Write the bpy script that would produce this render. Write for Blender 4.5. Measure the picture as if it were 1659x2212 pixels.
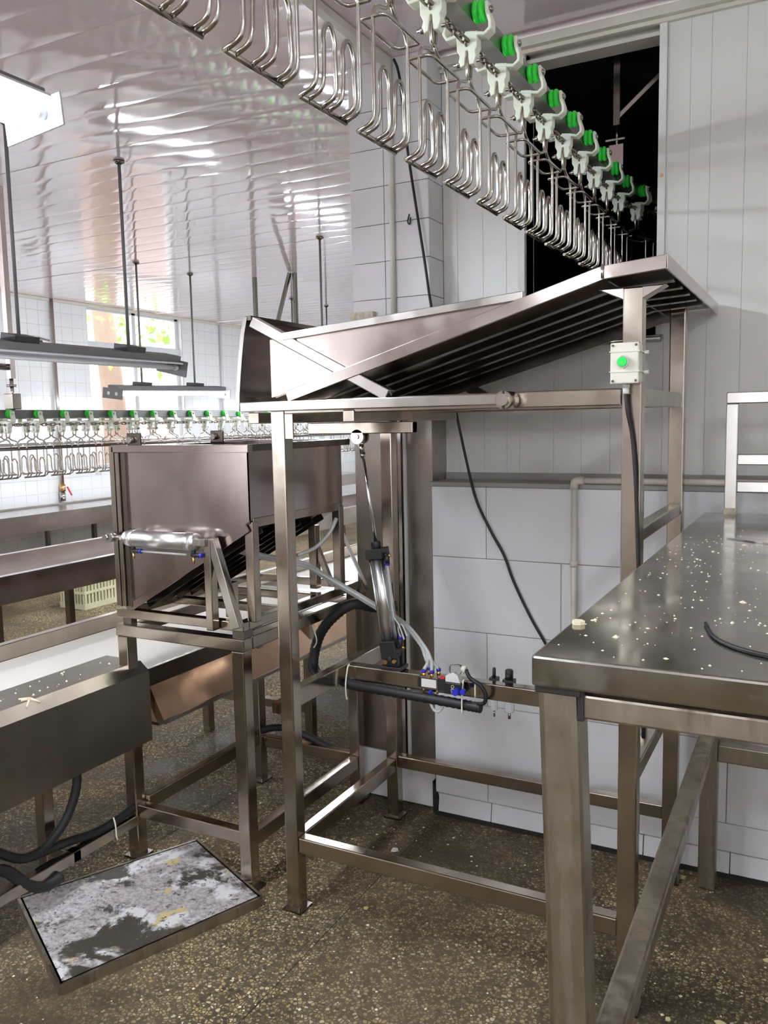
import bpy, bmesh, math, random
from mathutils import Vector, Matrix
for o in list(bpy.data.objects): bpy.data.objects.remove(o)
S = bpy.context.scene
COL = S.collection
R = random.Random(7)
PI = math.pi

# ---------------------------------------------------------------- camera, world, light, exposure
cam = bpy.data.cameras.new('camera'); cam_o = bpy.data.objects.new('camera', cam); COL.objects.link(cam_o)
yaw, pitch, roll = 0.48578, -0.10854, -0.02024
fwd = Vector((-math.sin(yaw)*math.cos(pitch), math.cos(yaw)*math.cos(pitch), math.sin(pitch)))
rt = Vector((math.cos(yaw), math.sin(yaw), 0)); up = rt.cross(fwd)
r2 = rt*math.cos(roll)+up*math.sin(roll); u2 = -rt*math.sin(roll)+up*math.cos(roll)
cam_o.matrix_world = Matrix(((r2.x,u2.x,-fwd.x,0),(r2.y,u2.y,-fwd.y,0),(r2.z,u2.z,-fwd.z,1.65),(0,0,0,1)))
cam.sensor_fit = 'HORIZONTAL'; cam.sensor_width = 36; cam.lens = 1804/1659*36
cam.clip_start = .02; cam.clip_end = 200
S.camera = cam_o
world = bpy.data.worlds.new('overcast_sky'); S.world = world; world.use_nodes = True
bg = world.node_tree.nodes['Background']; bg.inputs[0].default_value = (.93,.95,1,1); bg.inputs[1].default_value = 3.6
S.view_settings.view_transform = 'Standard'; S.view_settings.look = 'None'
S.view_settings.gamma = 1; S.view_settings.use_curve_mapping = False
S.view_settings.exposure = 0.6
TUBE = 95.0

# ---------------------------------------------------------------- materials
MATS = {}
def nodes(name):
    m = bpy.data.materials.new(name); m.use_nodes = True
    nt = m.node_tree; b = nt.nodes['Principled BSDF']
    return m, nt, b
def N(nt, t, **kw):
    n = nt.nodes.new(t)
    for k, v in kw.items():
        if k in n.inputs: n.inputs[k].default_value = v
        else: setattr(n, k, v)
    return n
def coords(nt, scale=(1,1,1), kind='Object'):
    tc = N(nt,'ShaderNodeTexCoord'); mp = N(nt,'ShaderNodeMapping'); mp.inputs['Scale'].default_value = scale
    nt.links.new(tc.outputs[kind], mp.inputs[0]); return mp.outputs[0]
def ramp(nt, fac, stops):
    r = N(nt,'ShaderNodeValToRGB'); e = r.color_ramp.elements
    while len(e) < len(stops): e.new(.5)
    for el,(p,c) in zip(e,stops): el.position = p; el.color = c if len(c)==4 else (*c,1)
    nt.links.new(fac, r.inputs[0]); return r.outputs[0]
def noise(nt, vec, scale, detail=4, rough=.55, dist=0):
    n = N(nt,'ShaderNodeTexNoise'); n.inputs['Scale'].default_value = scale; n.inputs['Detail'].default_value = detail
    n.inputs['Roughness'].default_value = rough; n.inputs['Distortion'].default_value = dist
    nt.links.new(vec, n.inputs['Vector']); return n.outputs['Fac']
def mix(nt, fac, a, b, mode='MIX'):
    m = N(nt,'ShaderNodeMix'); m.data_type = 'RGBA'; m.blend_type = mode
    for s,v in ((0,fac),(6,a),(7,b)):
        if hasattr(v,'links'): nt.links.new(v, m.inputs[s])
        else: m.inputs[s].default_value = v if s==0 else ((*v,1) if len(v)==3 else v)
    return m.outputs[2]
def bump(nt, b, h, strength, dist=.01):
    n = N(nt,'ShaderNodeBump'); n.inputs['Strength'].default_value = strength; n.inputs['Distance'].default_value = dist
    nt.links.new(h, n.inputs['Height']); nt.links.new(n.outputs[0], b.inputs['Normal'])
def plain(name, col, rough=.5, metal=0, var=.12, scale=9, spec=.5, **kw):
    m, nt, b = nodes(name)
    v = coords(nt); f = noise(nt, v, scale)
    c2 = tuple(x*(1-var) for x in col)
    nt.links.new(ramp(nt, f, [(.3,col),(.75,c2)]), b.inputs['Base Color'])
    b.inputs['Roughness'].default_value = rough; b.inputs['Metallic'].default_value = metal
    b.inputs['Specular IOR Level'].default_value = spec
    for k, x in kw.items(): b.inputs[k.replace('_',' ')].default_value = x
    MATS[name] = m; return m
def steel(name, c1, c2, rough=(.25,.5), scale=4, streak=(1,1,.15), dirt=None, dirt_at=(.55,.7), bumpy=.06):
    m, nt, b = nodes(name)
    v = coords(nt, streak); f = noise(nt, v, scale, 5)
    base = ramp(nt, f, [(.32,c1),(.68,c2)])
    if dirt:
        v2 = coords(nt, streak); f2 = noise(nt, v2, scale*2.2, 6, .65)
        k = ramp(nt, f2, [(dirt_at[0],(0,0,0)),(dirt_at[1],(1,1,1))])
        base = mix(nt, k, base, dirt)
        mt = N(nt,'ShaderNodeMath', operation='MULTIPLY_ADD'); nt.links.new(k, mt.inputs[0]); mt.inputs[1].default_value = -.7; mt.inputs[2].default_value = 1
        nt.links.new(mt.outputs[0], b.inputs['Metallic'])
    else: b.inputs['Metallic'].default_value = 1
    nt.links.new(base, b.inputs['Base Color'])
    v3 = coords(nt); f3 = noise(nt, v3, scale*3, 3)
    mr = N(nt,'ShaderNodeMapRange'); mr.inputs[3].default_value = rough[0]; mr.inputs[4].default_value = rough[1]
    mr.inputs[1].default_value = .3; mr.inputs[2].default_value = .7
    nt.links.new(f3, mr.inputs[0]); nt.links.new(mr.outputs[0], b.inputs['Roughness'])
    if bumpy: v4 = coords(nt, (1,1,.05)); bump(nt, b, noise(nt, v4, 180, 2), bumpy, .0004)
    MATS[name] = m; return m
steel('steel_post', (.50,.445,.385), (.36,.31,.255), (.13,.25), 4)
steel('steel_sheet', (.50,.43,.405), (.42,.355,.33), (.13,.25), 1.6)
steel('steel_dark', (.24,.215,.19), (.15,.13,.11), (.16,.26), 3)
steel('steel_bright', (.56,.535,.505), (.44,.415,.39), (.15,.25), 4)
steel('steel_rod', (.60,.57,.52), (.40,.36,.31), (.14,.25), 25, bumpy=0)
steel('steel_table', (.45,.44,.40), (.34,.33,.29), (.10,.24), 3, (1,1,1), (.20,.185,.155), (.58,.85))
steel('steel_leg', (.46,.42,.35), (.31,.27,.205), (.285,.45), 7, (1,1,.12), (.15,.11,.07), (.50,.68))
steel('steel_brown', (.56,.39,.28), (.40,.26,.18), (.12,.25), 2)
steel('steel_clad', (.42,.385,.345), (.26,.235,.21), (.285,.5), 2.5, (1,1,.2), (.12,.11,.10), (.6,.8))
steel('chrome', (.85,.85,.85), (.78,.78,.78), (.16,.25), 4, bumpy=0)
steel('brass', (.75,.5,.22), (.6,.38,.15), (.25,.4), 9)
steel('steel_guard', (.34,.32,.275), (.25,.235,.195), (.29,.4), 2.5)
steel('satin_alu', (.80,.80,.80), (.70,.70,.70), (.285,.36), 6, bumpy=0)
plain('white_paint', (.80,.80,.78), .45)
plain('panel_white', (.77,.77,.735), .34, var=.05, scale=1.3)
plain('tile_white', (.82,.825,.845), .16, var=.05, scale=1.7)
plain('tile_left', (.82,.82,.83), .2, var=.05, scale=1.7)
plain('tile_old', (.74,.725,.735), .2, var=.07, scale=3)
plain('grout', (.42,.40,.38), .85)
plain('grout_pale', (.62,.60,.58), .85)
plain('cream_trim', (.73,.69,.60), .5)
plain('trolley_plastic', (.85,.88,.75), .42, var=.06, Subsurface_Weight=.15)
plain('wheel_green', (.03,.86,.06), .38, var=.15)
plain('button_green', (.02,.80,.10), .3, var=.04)
plain('rail_grey', (.40,.39,.36), .36, metal=.9)
plain('chain_metal', (.30,.265,.21), .34, metal=1)
plain('black_plastic', (.018,.018,.02), .42)
plain('black_rubber', (.012,.012,.013), .55)
plain('blue_plastic', (.02,.03,.55), .35)
plain('enclosure_cream', (.80,.78,.66), .5, var=.04)
plain('box_cream', (.80,.77,.52), .6, var=.2)
plain('pvc_pipe', (.76,.72,.62), .45)
plain('belt_white', (.80,.77,.70), .5, var=.08, scale=1.5)
plain('hose_clear', (.82,.84,.82), .18, var=.05, Transmission_Weight=.45, Alpha=1.0)
plain('joint_brown', (.06,.05,.036), .7)
plain('wall_pink', (.84,.765,.72), .3, var=.06, scale=1.2)
plain('ledge_grey', (.36,.35,.33), .5)
plain('painted_gloom', (.035,.035,.037), .7)  # even dark tone standing in for missing light
plain('fixture_grey', (.17,.165,.165), .5)
plain('fixture_white', (.78,.79,.82), .35)
plain('tube_off', (.80,.80,.84), .25)
plain('red_plastic', (.7,.03,.05), .4)
plain('window_frame', (.66,.68,.69), .4)
plain('feather', (.85,.76,.55), .8)
plain('leaf_dry', (.68,.58,.30), .8)
plain('leaf_green', (.35,.6,.12), .6)
plain('bark', (.36,.26,.2), .9)
plain('yard', (.45,.42,.38), .9)
plain('rust_plate', (.74,.66,.5), .6, var=.5, scale=60)
plain('gap_shade_burn', (.02,.018,.015), .6)  # black for painted gap shade and for the weld burn
def emis(name, col, s):
    m, nt, b = nodes(name); b.inputs['Base Color'].default_value = (*col,1)
    f = noise(nt, coords(nt), 2)
    nt.links.new(ramp(nt, f, [(0,col),(1,tuple(min(1,c*1.02) for c in col))]), b.inputs['Emission Color'])
    b.inputs['Emission Strength'].default_value = s; MATS[name] = m
emis('tube_lit', (.86,.92,1.0), TUBE)
def glass(name, col=(.95,.97,.97), rough=.02):
    m, nt, b = nodes(name)
    f = noise(nt, coords(nt), 3)
    nt.links.new(ramp(nt, f, [(.2,col),(.9,tuple(c*.97 for c in col))]), b.inputs['Base Color'])
    b.inputs['Roughness'].default_value = rough; b.inputs['Transmission Weight'].default_value = 1
    b.inputs['IOR'].default_value = 1.2; MATS[name] = m
glass('clear_plastic')
m, nt, b = nodes('window_glass'); MATS['window_glass'] = m
tb = N(nt,'ShaderNodeBsdfTransparent'); gl = N(nt,'ShaderNodeBsdfGlossy'); gl.inputs['Roughness'].default_value = .02
mx = N(nt,'ShaderNodeMixShader'); mx.inputs[0].default_value = .05
nt.links.new(tb.outputs[0], mx.inputs[1]); nt.links.new(gl.outputs[0], mx.inputs[2])
nt.links.new(mx.outputs[0], nt.nodes['Material Output'].inputs[0])
# glossy PVC ceiling
m, nt, b = nodes('ceiling_pvc'); MATS['ceiling_pvc'] = m
v = coords(nt, (.25,1,1)); f = noise(nt, v, 3, 3)
nt.links.new(ramp(nt, f, [(.3,(.90,.765,.795)),(.7,(.87,.73,.76))]), b.inputs['Base Color'])
b.inputs['Roughness'].default_value = .07; b.inputs['Specular IOR Level'].default_value = 1.0
b.inputs['Coat Weight'].default_value = .6; b.inputs['Coat Roughness'].default_value = .05; b.inputs['Coat IOR'].default_value = 1.9
v = coords(nt, (1.2,5,1)); bump(nt, b, noise(nt, v, 2.5, 2), .035, .006)
# terrazzo
m, nt, b = nodes('terrazzo'); MATS['terrazzo'] = m
v = coords(nt)
vo = N(nt,'ShaderNodeTexVoronoi'); vo.inputs['Scale'].default_value = 88; nt.links.new(v, vo.inputs['Vector'])
sep = N(nt,'ShaderNodeSeparateColor'); nt.links.new(vo.outputs['Color'], sep.inputs[0])
chip = ramp(nt, sep.outputs[0], [(0,(.033,.031,.018)),(.2,(.10,.085,.047)),(.42,(.235,.185,.10)),(.62,(.40,.325,.19)),(.82,(.38,.27,.11)),(1,(.66,.58,.40))])
ve = N(nt,'ShaderNodeTexVoronoi', feature='DISTANCE_TO_EDGE'); ve.inputs['Scale'].default_value = 88; nt.links.new(v, ve.inputs['Vector'])
edge = ramp(nt, ve.outputs['Distance'], [(.07,(0,0,0)),(.17,(1,1,1))])
c = mix(nt, edge, (.075,.057,.033), chip)
worn = ramp(nt, noise(nt, v, 1.3, 5, .6), [(.40,(0,0,0)),(.62,(1,1,1))])
c = mix(nt, worn, c, mix(nt, .5, c, (.19,.135,.085)))
grime = ramp(nt, noise(nt, v, 2.3, 6, .62, .4), [(.46,(0,0,0)),(.64,(1,1,1))])
wet = ramp(nt, noise(nt, v, .9, 4, .55, .5), [(.50,(0,0,0)),(.60,(1,1,1))])
c = mix(nt, wet, c, mix(nt, .55, c, (.035,.028,.017)))
c = mix(nt, grime, c, mix(nt, .68, c, (.04,.031,.019)))
nt.links.new(c, b.inputs['Base Color'])
nt.links.new(ramp(nt, grime, [(0,(.85,.85,.85)),(1,(.55,.55,.55))]), b.inputs['Roughness'])
bump(nt, b, ve.outputs['Distance'], .12, .002); b.inputs['Specular IOR Level'].default_value = .2
# floor board: white paint, black and ochre stains
m, nt, b = nodes('stained_board'); MATS['stained_board'] = m
v = coords(nt)
c = ramp(nt, noise(nt, v, 70, 4, .7), [(.35,(.25,.225,.215)),(.62,(.56,.52,.52))])
wh = ramp(nt, noise(nt, v, 4.5, 6, .6), [(.53,(0,0,0)),(.57,(1,1,1))])
c = mix(nt, wh, c, (.74,.73,.74))
ye = ramp(nt, noise(nt, v, 11, 3, .5, .3), [(.66,(0,0,0)),(.69,(1,1,1))]); c = mix(nt, ye, c, (.62,.5,.22))
bk = ramp(nt, noise(nt, v, 3.4, 8, .68, .3), [(.515,(0,0,0)),(.56,(1,1,1))]); c = mix(nt, bk, c, (.05,.042,.032))
sp = ramp(nt, noise(nt, v, 45, 4, .6), [(.60,(0,0,0)),(.66,(1,1,1))]); c = mix(nt, sp, c, (.09,.075,.055))
nt.links.new(c, b.inputs['Base Color']); b.inputs['Roughness'].default_value = .55
# brick
m, nt, b = nodes('brick_wall'); MATS['brick_wall'] = m
v = coords(nt); br = N(nt,'ShaderNodeTexBrick'); br.inputs['Scale'].default_value = 4
br.inputs['Color1'].default_value = (.56,.44,.41,1); br.inputs['Color2'].default_value = (.5,.38,.35,1); br.inputs['Mortar'].default_value = (.6,.55,.5,1)
rot = N(nt,'ShaderNodeMapping'); rot.inputs['Rotation'].default_value = (PI/2,0,PI/2); nt.links.new(v, rot.inputs[0]); nt.links.new(rot.outputs[0], br.inputs[0])
nt.links.new(br.outputs[0], b.inputs['Base Color'])

# ---------------------------------------------------------------- mesh helpers
class MB:
    def __init__(s): s.v = []; s.f = []; s.sm = []
    def add(s, vs, fs, smooth=False):
        o = len(s.v); s.v += [tuple(x) for x in vs]; s.f += [tuple(i+o for i in f) for f in fs]; s.sm += [smooth]*len(fs); return s
    def box(s, x0,x1,y0,y1,z0,z1):
        if x0>x1: x0,x1=x1,x0
        if y0>y1: y0,y1=y1,y0
        if z0>z1: z0,z1=z1,z0
        return s.add([(x0,y0,z0),(x1,y0,z0),(x1,y1,z0),(x0,y1,z0),(x0,y0,z1),(x1,y0,z1),(x1,y1,z1),(x0,y1,z1)],
            [(0,3,2,1),(4,5,6,7),(0,1,5,4),(1,2,6,5),(2,3,7,6),(3,0,4,7)])
    def bar(s, a, b, w, h, upv=(0,0,1)):
        a=Vector(a); b=Vector(b); d=(b-a).normalized(); u=Vector(upv)
        if abs(d.dot(u))>.99: u=Vector((0,1,0))
        sd=d.cross(u).normalized(); u=sd.cross(d)
        vs=[]
        for p in (a,b):
            for i,j in ((-1,-1),(1,-1),(1,1),(-1,1)): vs.append(p+sd*(i*w/2)+u*(j*h/2))
        return s.add(vs,[(0,3,2,1),(4,5,6,7),(0,1,5,4),(1,2,6,5),(2,3,7,6),(3,0,4,7)])
    def prism(s, poly, axis, a, b, smooth=False):
        # poly in the two other axes (x,z for 'y'; y,z for 'x'; x,y for 'z')
        def P(p,t):
            return (p[0],t,p[1]) if axis=='y' else (t,p[0],p[1]) if axis=='x' else (p[0],p[1],t)
        n=len(poly); vs=[P(p,a) for p in poly]+[P(p,b) for p in poly]
        fs=[tuple(range(n)),tuple(range(2*n-1,n-1,-1))]
        sides=[(i,i+n,(i+1)%n+n,(i+1)%n) for i in range(n)]
        s.add(vs,fs+sides)
        return s
    def tube(s, pts, r, n=10, caps=True, closed=False):
        pts=[Vector(p) for p in pts]; m=len(pts); rings=[]
        prev=None; vs=[]
        for i,p in enumerate(pts):
            if closed: d=(pts[(i+1)%m]-pts[i-1]).normalized()
            elif i==0: d=(pts[1]-p).normalized()
            elif i==m-1: d=(p-pts[-2]).normalized()
            else: d=((pts[i+1]-p).normalized()+(p-pts[i-1]).normalized()).normalized()
            if prev is None:
                u=Vector((0,0,1)) if abs(d.z)<.9 else Vector((1,0,0))
                u=(u-d*u.dot(d)).normalized()
            else:
                u=prev-d*prev.dot(d)
                u=u.normalized() if u.length>1e-6 else Vector((1,0,0))
            prev=u; w=d.cross(u); rr=r[i] if isinstance(r,(list,tuple)) else r
            for k in range(n):
                a=2*PI*k/n; vs.append(p+u*(math.cos(a)*rr)+w*(math.sin(a)*rr))
        fs=[]
        for i in range(m if closed else m-1):
            j=(i+1)%m
            for k in range(n): fs.append((i*n+k,i*n+(k+1)%n,j*n+(k+1)%n,j*n+k))
        s.add(vs,fs,True)
        if caps and not closed:
            o=len(s.v)-len(vs)
            s.f.append(tuple(o+k for k in range(n-1,-1,-1))); s.f.append(tuple(o+(m-1)*n+k for k in range(n))); s.sm+=[False,False]
        return s
    def cyl(s, a, b, r, n=16, r2=None):
        return s.tube([a,b],[r,r if r2 is None else r2],n)
    def lathe(s, prof, axis_o, axis_d, n=20):
        # prof: list of (t, r) along axis
        o=Vector(axis_o); d=Vector(axis_d).normalized(); u=Vector((0,0,1)) if abs(d.z)<.9 else Vector((1,0,0)); u=(u-d*u.dot(d)).normalized(); w=d.cross(u)
        vs=[o+d*t+u*(math.cos(2*PI*k/n)*r)+w*(math.sin(2*PI*k/n)*r) for t,r in prof for k in range(n)]
        fs=[(i*n+k,i*n+(k+1)%n,(i+1)*n+(k+1)%n,(i+1)*n+k) for i in range(len(prof)-1) for k in range(n)]
        s.add(vs,fs,True); o2=len(s.v)-len(vs)
        s.f.append(tuple(o2+k for k in range(n-1,-1,-1))); s.f.append(tuple(o2+(len(prof)-1)*n+k for k in range(n))); s.sm+=[False,False]
        return s
    def ribbon(s, pts, t, y0, y1):
        # plate following a polyline in xz, thickness t, between y0 and y1
        P=[Vector((p[0],p[1])) for p in pts]; L=[]; Q=[]
        for i,p in enumerate(P):
            d=(P[min(i+1,len(P)-1)]-P[max(i-1,0)]).normalized(); n=Vector((-d.y,d.x))
            L.append(p+n*t/2); Q.append(p-n*t/2)
        m=len(P); vs=[(p.x,y,p.y) for y in (y0,y1) for p in L]+[(p.x,y,p.y) for y in (y0,y1) for p in Q]
        fs=[]
        for i in range(m-1):
            fs+=[(i,i+1,m+i+1,m+i),(2*m+i+1,2*m+i,3*m+i,3*m+i+1),(i+1,i,2*m+i,2*m+i+1),(m+i,m+i+1,3*m+i+1,3*m+i)]
        fs+=[(0,m,3*m,2*m),(m-1,3*m-1,4*m-1,2*m-1)]
        return s.add(vs,fs)
    def mesh(s, name, origin=(0,0,0)):
        me=bpy.data.meshes.new(name); ox,oy,oz=origin
        me.from_pydata([(x-ox,y-oy,z-oz) for x,y,z in s.v],[],s.f); me.update()
        bm=bmesh.new(); bm.from_mesh(me); bmesh.ops.recalc_face_normals(bm, faces=bm.faces); bm.to_mesh(me); bm.free()
        me.polygons.foreach_set('use_smooth',s.sm); return me
ORI = {}
def link(name, me, mat, parent=None, origin=None, bev=0, seg=2):
    o=bpy.data.objects.new(name, me); COL.objects.link(o)
    if mat and not me.materials: me.materials.append(MATS[mat])
    if parent is not None: o.parent=parent
    elif origin: o.location=origin
    if bev:
        md=o.modifiers.new('bevel','BEVEL'); md.width=bev; md.segments=seg; md.limit_method='ANGLE'; md.angle_limit=math.radians(40)
    return o
def part(name, mb, mat, parent, bev=0, label=None, kind=None):
    root=parent
    og=ORI.get(root.name,(0,0,0))
    o=link(name, mb.mesh(name, og), mat, parent, bev=bev)
    ORI[o.name]=og
    if label: o['label']=label
    if kind: o['kind']=kind
    return o
def thing(name, label, cat, loc, group=None):
    o=bpy.data.objects.new(name,None); COL.objects.link(o); o.location=loc; o.empty_display_size=.1
    o['label']=label; o['category']=cat
    if group: o['group']=group
    ORI[o.name]=tuple(loc); return o
def solid(name, mb, mat, label, cat, group=None, bev=0, kind=None):
    xs=[v[0] for v in mb.v]; ys=[v[1] for v in mb.v]; zs=[v[2] for v in mb.v]
    og=((min(xs)+max(xs))/2,(min(ys)+max(ys))/2,min(zs))
    o=link(name, mb.mesh(name,og), mat, None, og, bev); o['label']=label; o['category']=cat
    if group: o['group']=group
    if kind: o['kind']=kind
    return o
def struct(name, mb, mat, label=None, bev=0):
    o=link(name, mb.mesh(name), mat, None, None, bev); o['kind']='structure'; o['label']=label or name.replace('_',' '); o['category']=name.split('_')[0]
    ORI[o.name]=(0,0,0); return o
def copy_tree(o, loc=None, rotz=None, parent=None):
    c=o.copy(); COL.objects.link(c)
    if parent is not None: c.parent=parent
    if loc is not None: c.location=loc
    if rotz is not None: c.rotation_euler=(0,0,rotz)
    for ch in list(o.children): copy_tree(ch,parent=c)
    return c
def smooth(pts, n=6, closed=False):
    P=[Vector(p) for p in pts]; out=[]
    m=len(P)
    for i in range(m if closed else m-1):
        if closed: p0,p1,p2,p3=P[i-1],P[i],P[(i+1)%m],P[(i+2)%m]
        else: p0,p1,p2,p3=P[max(i-1,0)],P[i],P[i+1],P[min(i+2,m-1)]
        for k in range(n):
            t=k/n; out.append(.5*((2*p1)+(-p0+p2)*t+(2*p0-5*p1+4*p2-p3)*t*t+(-p0+3*p1-3*p2+p3)*t**3))
    if not closed: out.append(P[-1])
    return out
def fillet(pts, r, n=4, closed=False):
    P=[Vector(p) for p in pts]; m=len(P); out=[]
    for i,p in enumerate(P):
        if not closed and i in (0,m-1): out.append(p); continue
        a=P[i-1]; b=P[(i+1)%m]; da=(a-p); db=(b-p); ra=min(r,da.length*.45); rb=min(r,db.length*.45)
        s_=p+da.normalized()*ra; e_=p+db.normalized()*rb
        for k in range(n+1):
            t=k/n; out.append(s_*(1-t)**2+p*2*t*(1-t)+e_*t*t)
    return out
ORD=['first','second','third','fourth','fifth','sixth','seventh','eighth','ninth','tenth','eleventh','twelfth','thirteenth','fourteenth','fifteenth','sixteenth','seventeenth','eighteenth','nineteenth','twentieth']
def ordw(i):
    if i<20: return ORD[i]
    t=['twenty','thirty','forty'][i//10-2] if False else {2:'twenty',3:'thirty',4:'forty'}[(i+1)//10]
    u=(i+1)%10
    return t+'-'+ORD[u-1] if u else {2:'twentieth',3:'thirtieth',4:'fortieth'}[(i+1)//10]

# ---------------------------------------------------------------- the setting
ZC=3.08; YW=3.067; YP=3.25; XL=-7.68
CX0,CX1,CY0=-1.77,-1.415,3.11
fl=struct('floor', MB().box(-7.9,2.3,-4.2,14.2,-.12,-.0025), 'joint_brown', 'speckled terrazzo floor of the processing hall')
P_=.92; panel_me=None
gx0=-1.382; gy0=1.866
for i in range(-8,5):
    for j in range(-7,14):
        x0=max(gx0+i*P_,-7.7)+.0012; x1=min(gx0+(i+1)*P_,2.25)-.0012; y0=max(gy0+j*P_,-4)+.0012; y1=min(gy0+(j+1)*P_,14)-.0012
        if x1-x0<.05 or y1-y0<.05: continue
        part('terrazzo_panel', MB().box(x0,x1,y0,y1,-.03,0), 'terrazzo', fl)
ce=struct('ceiling', MB().box(-7.9,2.3,-4.2,3.3,ZC+.02,ZC+.1).box(-7.9,-1.7,3.3,14.2,ZC+.02,ZC+.1), 'ceiling_pvc', 'glossy pinkish plastic ceiling with long narrow panels')
def ceil_me(x0,x1,name):
    W=.2; n=8; vs=[]; fs=[]; nx=10
    for k in range(nx+1):
        x=x0+(x1-x0)*k/nx
        for q in range(n+1):
            t=q/n*2-1
            z=-.00028*(1-t*t)+ (.0008 if abs(t)==1 else 0)
            vs.append((x,t*W/2*.997,z))
    for k in range(nx):
        for q in range(n): fs.append((k*(n+1)+q,k*(n+1)+q+1,(k+1)*(n+1)+q+1,(k+1)*(n+1)+q))
    mb=MB(); mb.add(vs,fs,True); me=mb.mesh(name); me.materials.append(MATS['ceiling_pvc'])
    if me.polygons[0].normal.z>0: me.flip_normals()
    return me
cm1=ceil_me(-7.68,2.25,'ceiling_panel'); cm2=ceil_me(-7.68,-1.77,'ceiling_panel')
y=-3.95
while y<13.9:
    o=bpy.data.objects.new('ceiling_panel', cm1 if y<3.2 else cm2); COL.objects.link(o); o.parent=ce
    o.location=(0,y,ZC); o.rotation_euler=(R.uniform(-.0012,.0012),R.uniform(-.0002,.0002),0); y+=.2
# back wall with opening
OX0,OX1,OZ0,OZ1=-1.064,-.565,1.945,3.045
wb=struct('wall_back', MB().box(-1.415,OX0,YP+.012,YP+.1,0,ZC).box(OX1,2.25,YP+.012,YP+.1,0,ZC).box(OX0,OX1,YP+.012,YP+.1,0,OZ0).box(OX0,OX1,YP+.012,YP+.1,OZ1,ZC), 'panel_white', 'white panel wall with white tiled dado and a tall opening')
def wpanel(x0,x1,z0,z1):
    c=.0012; part('wall_panel', MB().prism([(x0+c,YP),(x1-c,YP),(x1-.0002,YP+c),(x1-.0002,YP+.02),(x0+.0002,YP+.02),(x0+.0002,YP+c)],'z',z0,z1),'panel_white',wb)
sl=[-1.415,-1.352,-1.241,-1.143,-1.09]
for a,b_ in zip(sl,sl[1:]): wpanel(a,b_,1.40,3.05)
sr=[-.538,-.459,-.39,-.2765,-.16,-.05,.2,.45,.7,1.0,1.3,1.6,1.9,2.25]
for a,b_ in zip(sr,sr[1:]): wpanel(a,b_,1.40,3.05)
sm_=[-1.09,-.95,-.84,-.73,-.62,-.538]
for a,b_ in zip(sm_,sm_[1:]): wpanel(a,b_,1.40,OZ0-.02)
# dado
part('dado_backing', MB().box(-1.40,2.25,YW+.012,YP+.012,.0,1.385),'grout',wb)
rows=[(1.10,1.385,0),(.80,1.10,1),(.50,.80,0),(.20,.50,1),(.095,.20,0)]
for z0,z1,k in rows:
    x=-1.4; e=-1.167+.3*k
    while x<2.25:
        x1=min(e,2.25)
        part('dado_tile', MB().box(x+.0012,x1-.0012,YW,YW+.02,z0+.0012,z1-.0012),'tile_white',wb, bev=.0015)
        x=x1; e+=.6
x=-1.385; e=-1.15
k=0
while x<2.25:
    x1=min(e,2.25); dz=R.uniform(-.004,.004)
    part('skirting_tile', MB().prism([(YW-.012,.018+dz),(YW-.004,.012+dz),(YW+.010,.093),(YW-.001,.093)],'x',x+.002,x1-.002),'tile_white',wb); x=x1; e+=.3
part('dado_ledge', MB().box(-1.41,2.25,YW-.006,YP+.002,1.386,1.402).box(-1.41,2.25,YP-.012,YP,1.402,1.43),'ledge_grey',wb)
part('floor_gap_shade', MB().box(-1.40,2.25,YW-.013,YW+.012,.0,.02),'gap_shade_burn',wb)  # black strip painting the shade in the gap under the skirting
# jambs
part('jamb', MB().box(OX0-.027,OX0,YP-.012,YP+.11,OZ0,3.05),'white_paint',wb,.002); 
jb=part('jamb', MB().box(OX1,OX1+.027,YP-.012,YP+.11,OZ0,3.05),'white_paint',wb,.002)
part('jamb_screw', MB().cyl((OX1+.014,YP-.012,2.51),(OX1+.014,YP-.017,2.51),.006),'brass',jb)
part('opening_sill', MB().cyl((OX0,YP-.01,OZ0-.012),(OX1+.02,YP-.01,OZ0-.012),.014),'steel_bright',wb)
part('lintel', MB().box(OX0,OX1,YP+.02,YP+.11,3.005,3.02).box(OX0,OX1,YP+.06,YP+.11,3.02,3.05),'cream_trim',wb)
struct('trim_1', MB().box(-1.415,2.25,YP-.045,YP+.0,3.045,3.078).box(-1.415,2.25,YP-.02,YP+.0,3.03,3.045),'cream_trim','cream moulding along the top of the panel wall',.002)
struct('trim_2', MB().box(-1.605,-1.565,-4,3.11,3.05,3.078),'cream_trim','cream strip running along the ceiling to the tiled pillar',.004)
struct('trim_3', MB().box(XL,XL+.03,5.5,14,3.045,3.078),'cream_trim','cream strip where ceiling meets the far tiled wall',.003)
# pillar
wp=struct('wall_pillar', MB().box(CX0+.01,CX1-.01,CY0+.01,3.9,0,ZC),'grout','white tiled pillar clad in stainless steel below')
zt=[2.0+.149*i for i in range(8)]; zt[-1]=ZC
for a,b_ in zip(zt,zt[1:]):
    for xa,xb in ((CX0,-1.613),(-1.613,-1.573),(-1.573,CX1)):
        part('pillar_tile', MB().box(xa+.0015,xb-.0015,CY0,CY0+.012,a+.0012,b_-.0012),'tile_old',wp,.001)
    part('pillar_tile', MB().box(CX1-.012,CX1,CY0+.001,YP-.001,a+.0012,b_-.0012),'tile_old',wp,.001)
part('steel_sheet', MB().box(CX0-.003,-1.62,CY0-.006,CY0,.22,1.99),'steel_clad',wp)
part('steel_sheet', MB().box(-1.527,CX1+.002,CY0-.006,CY0,.22,1.99),'steel_clad',wp)
part('steel_sheet', MB().box(-1.62,-1.527,CY0-.002,CY0+.008,.22,1.99),'steel_dark',wp)
part('steel_sheet', MB().box(CX1-.002,CX1+.003,CY0-.004,YP,1.402,1.99),'steel_clad',wp)
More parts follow.
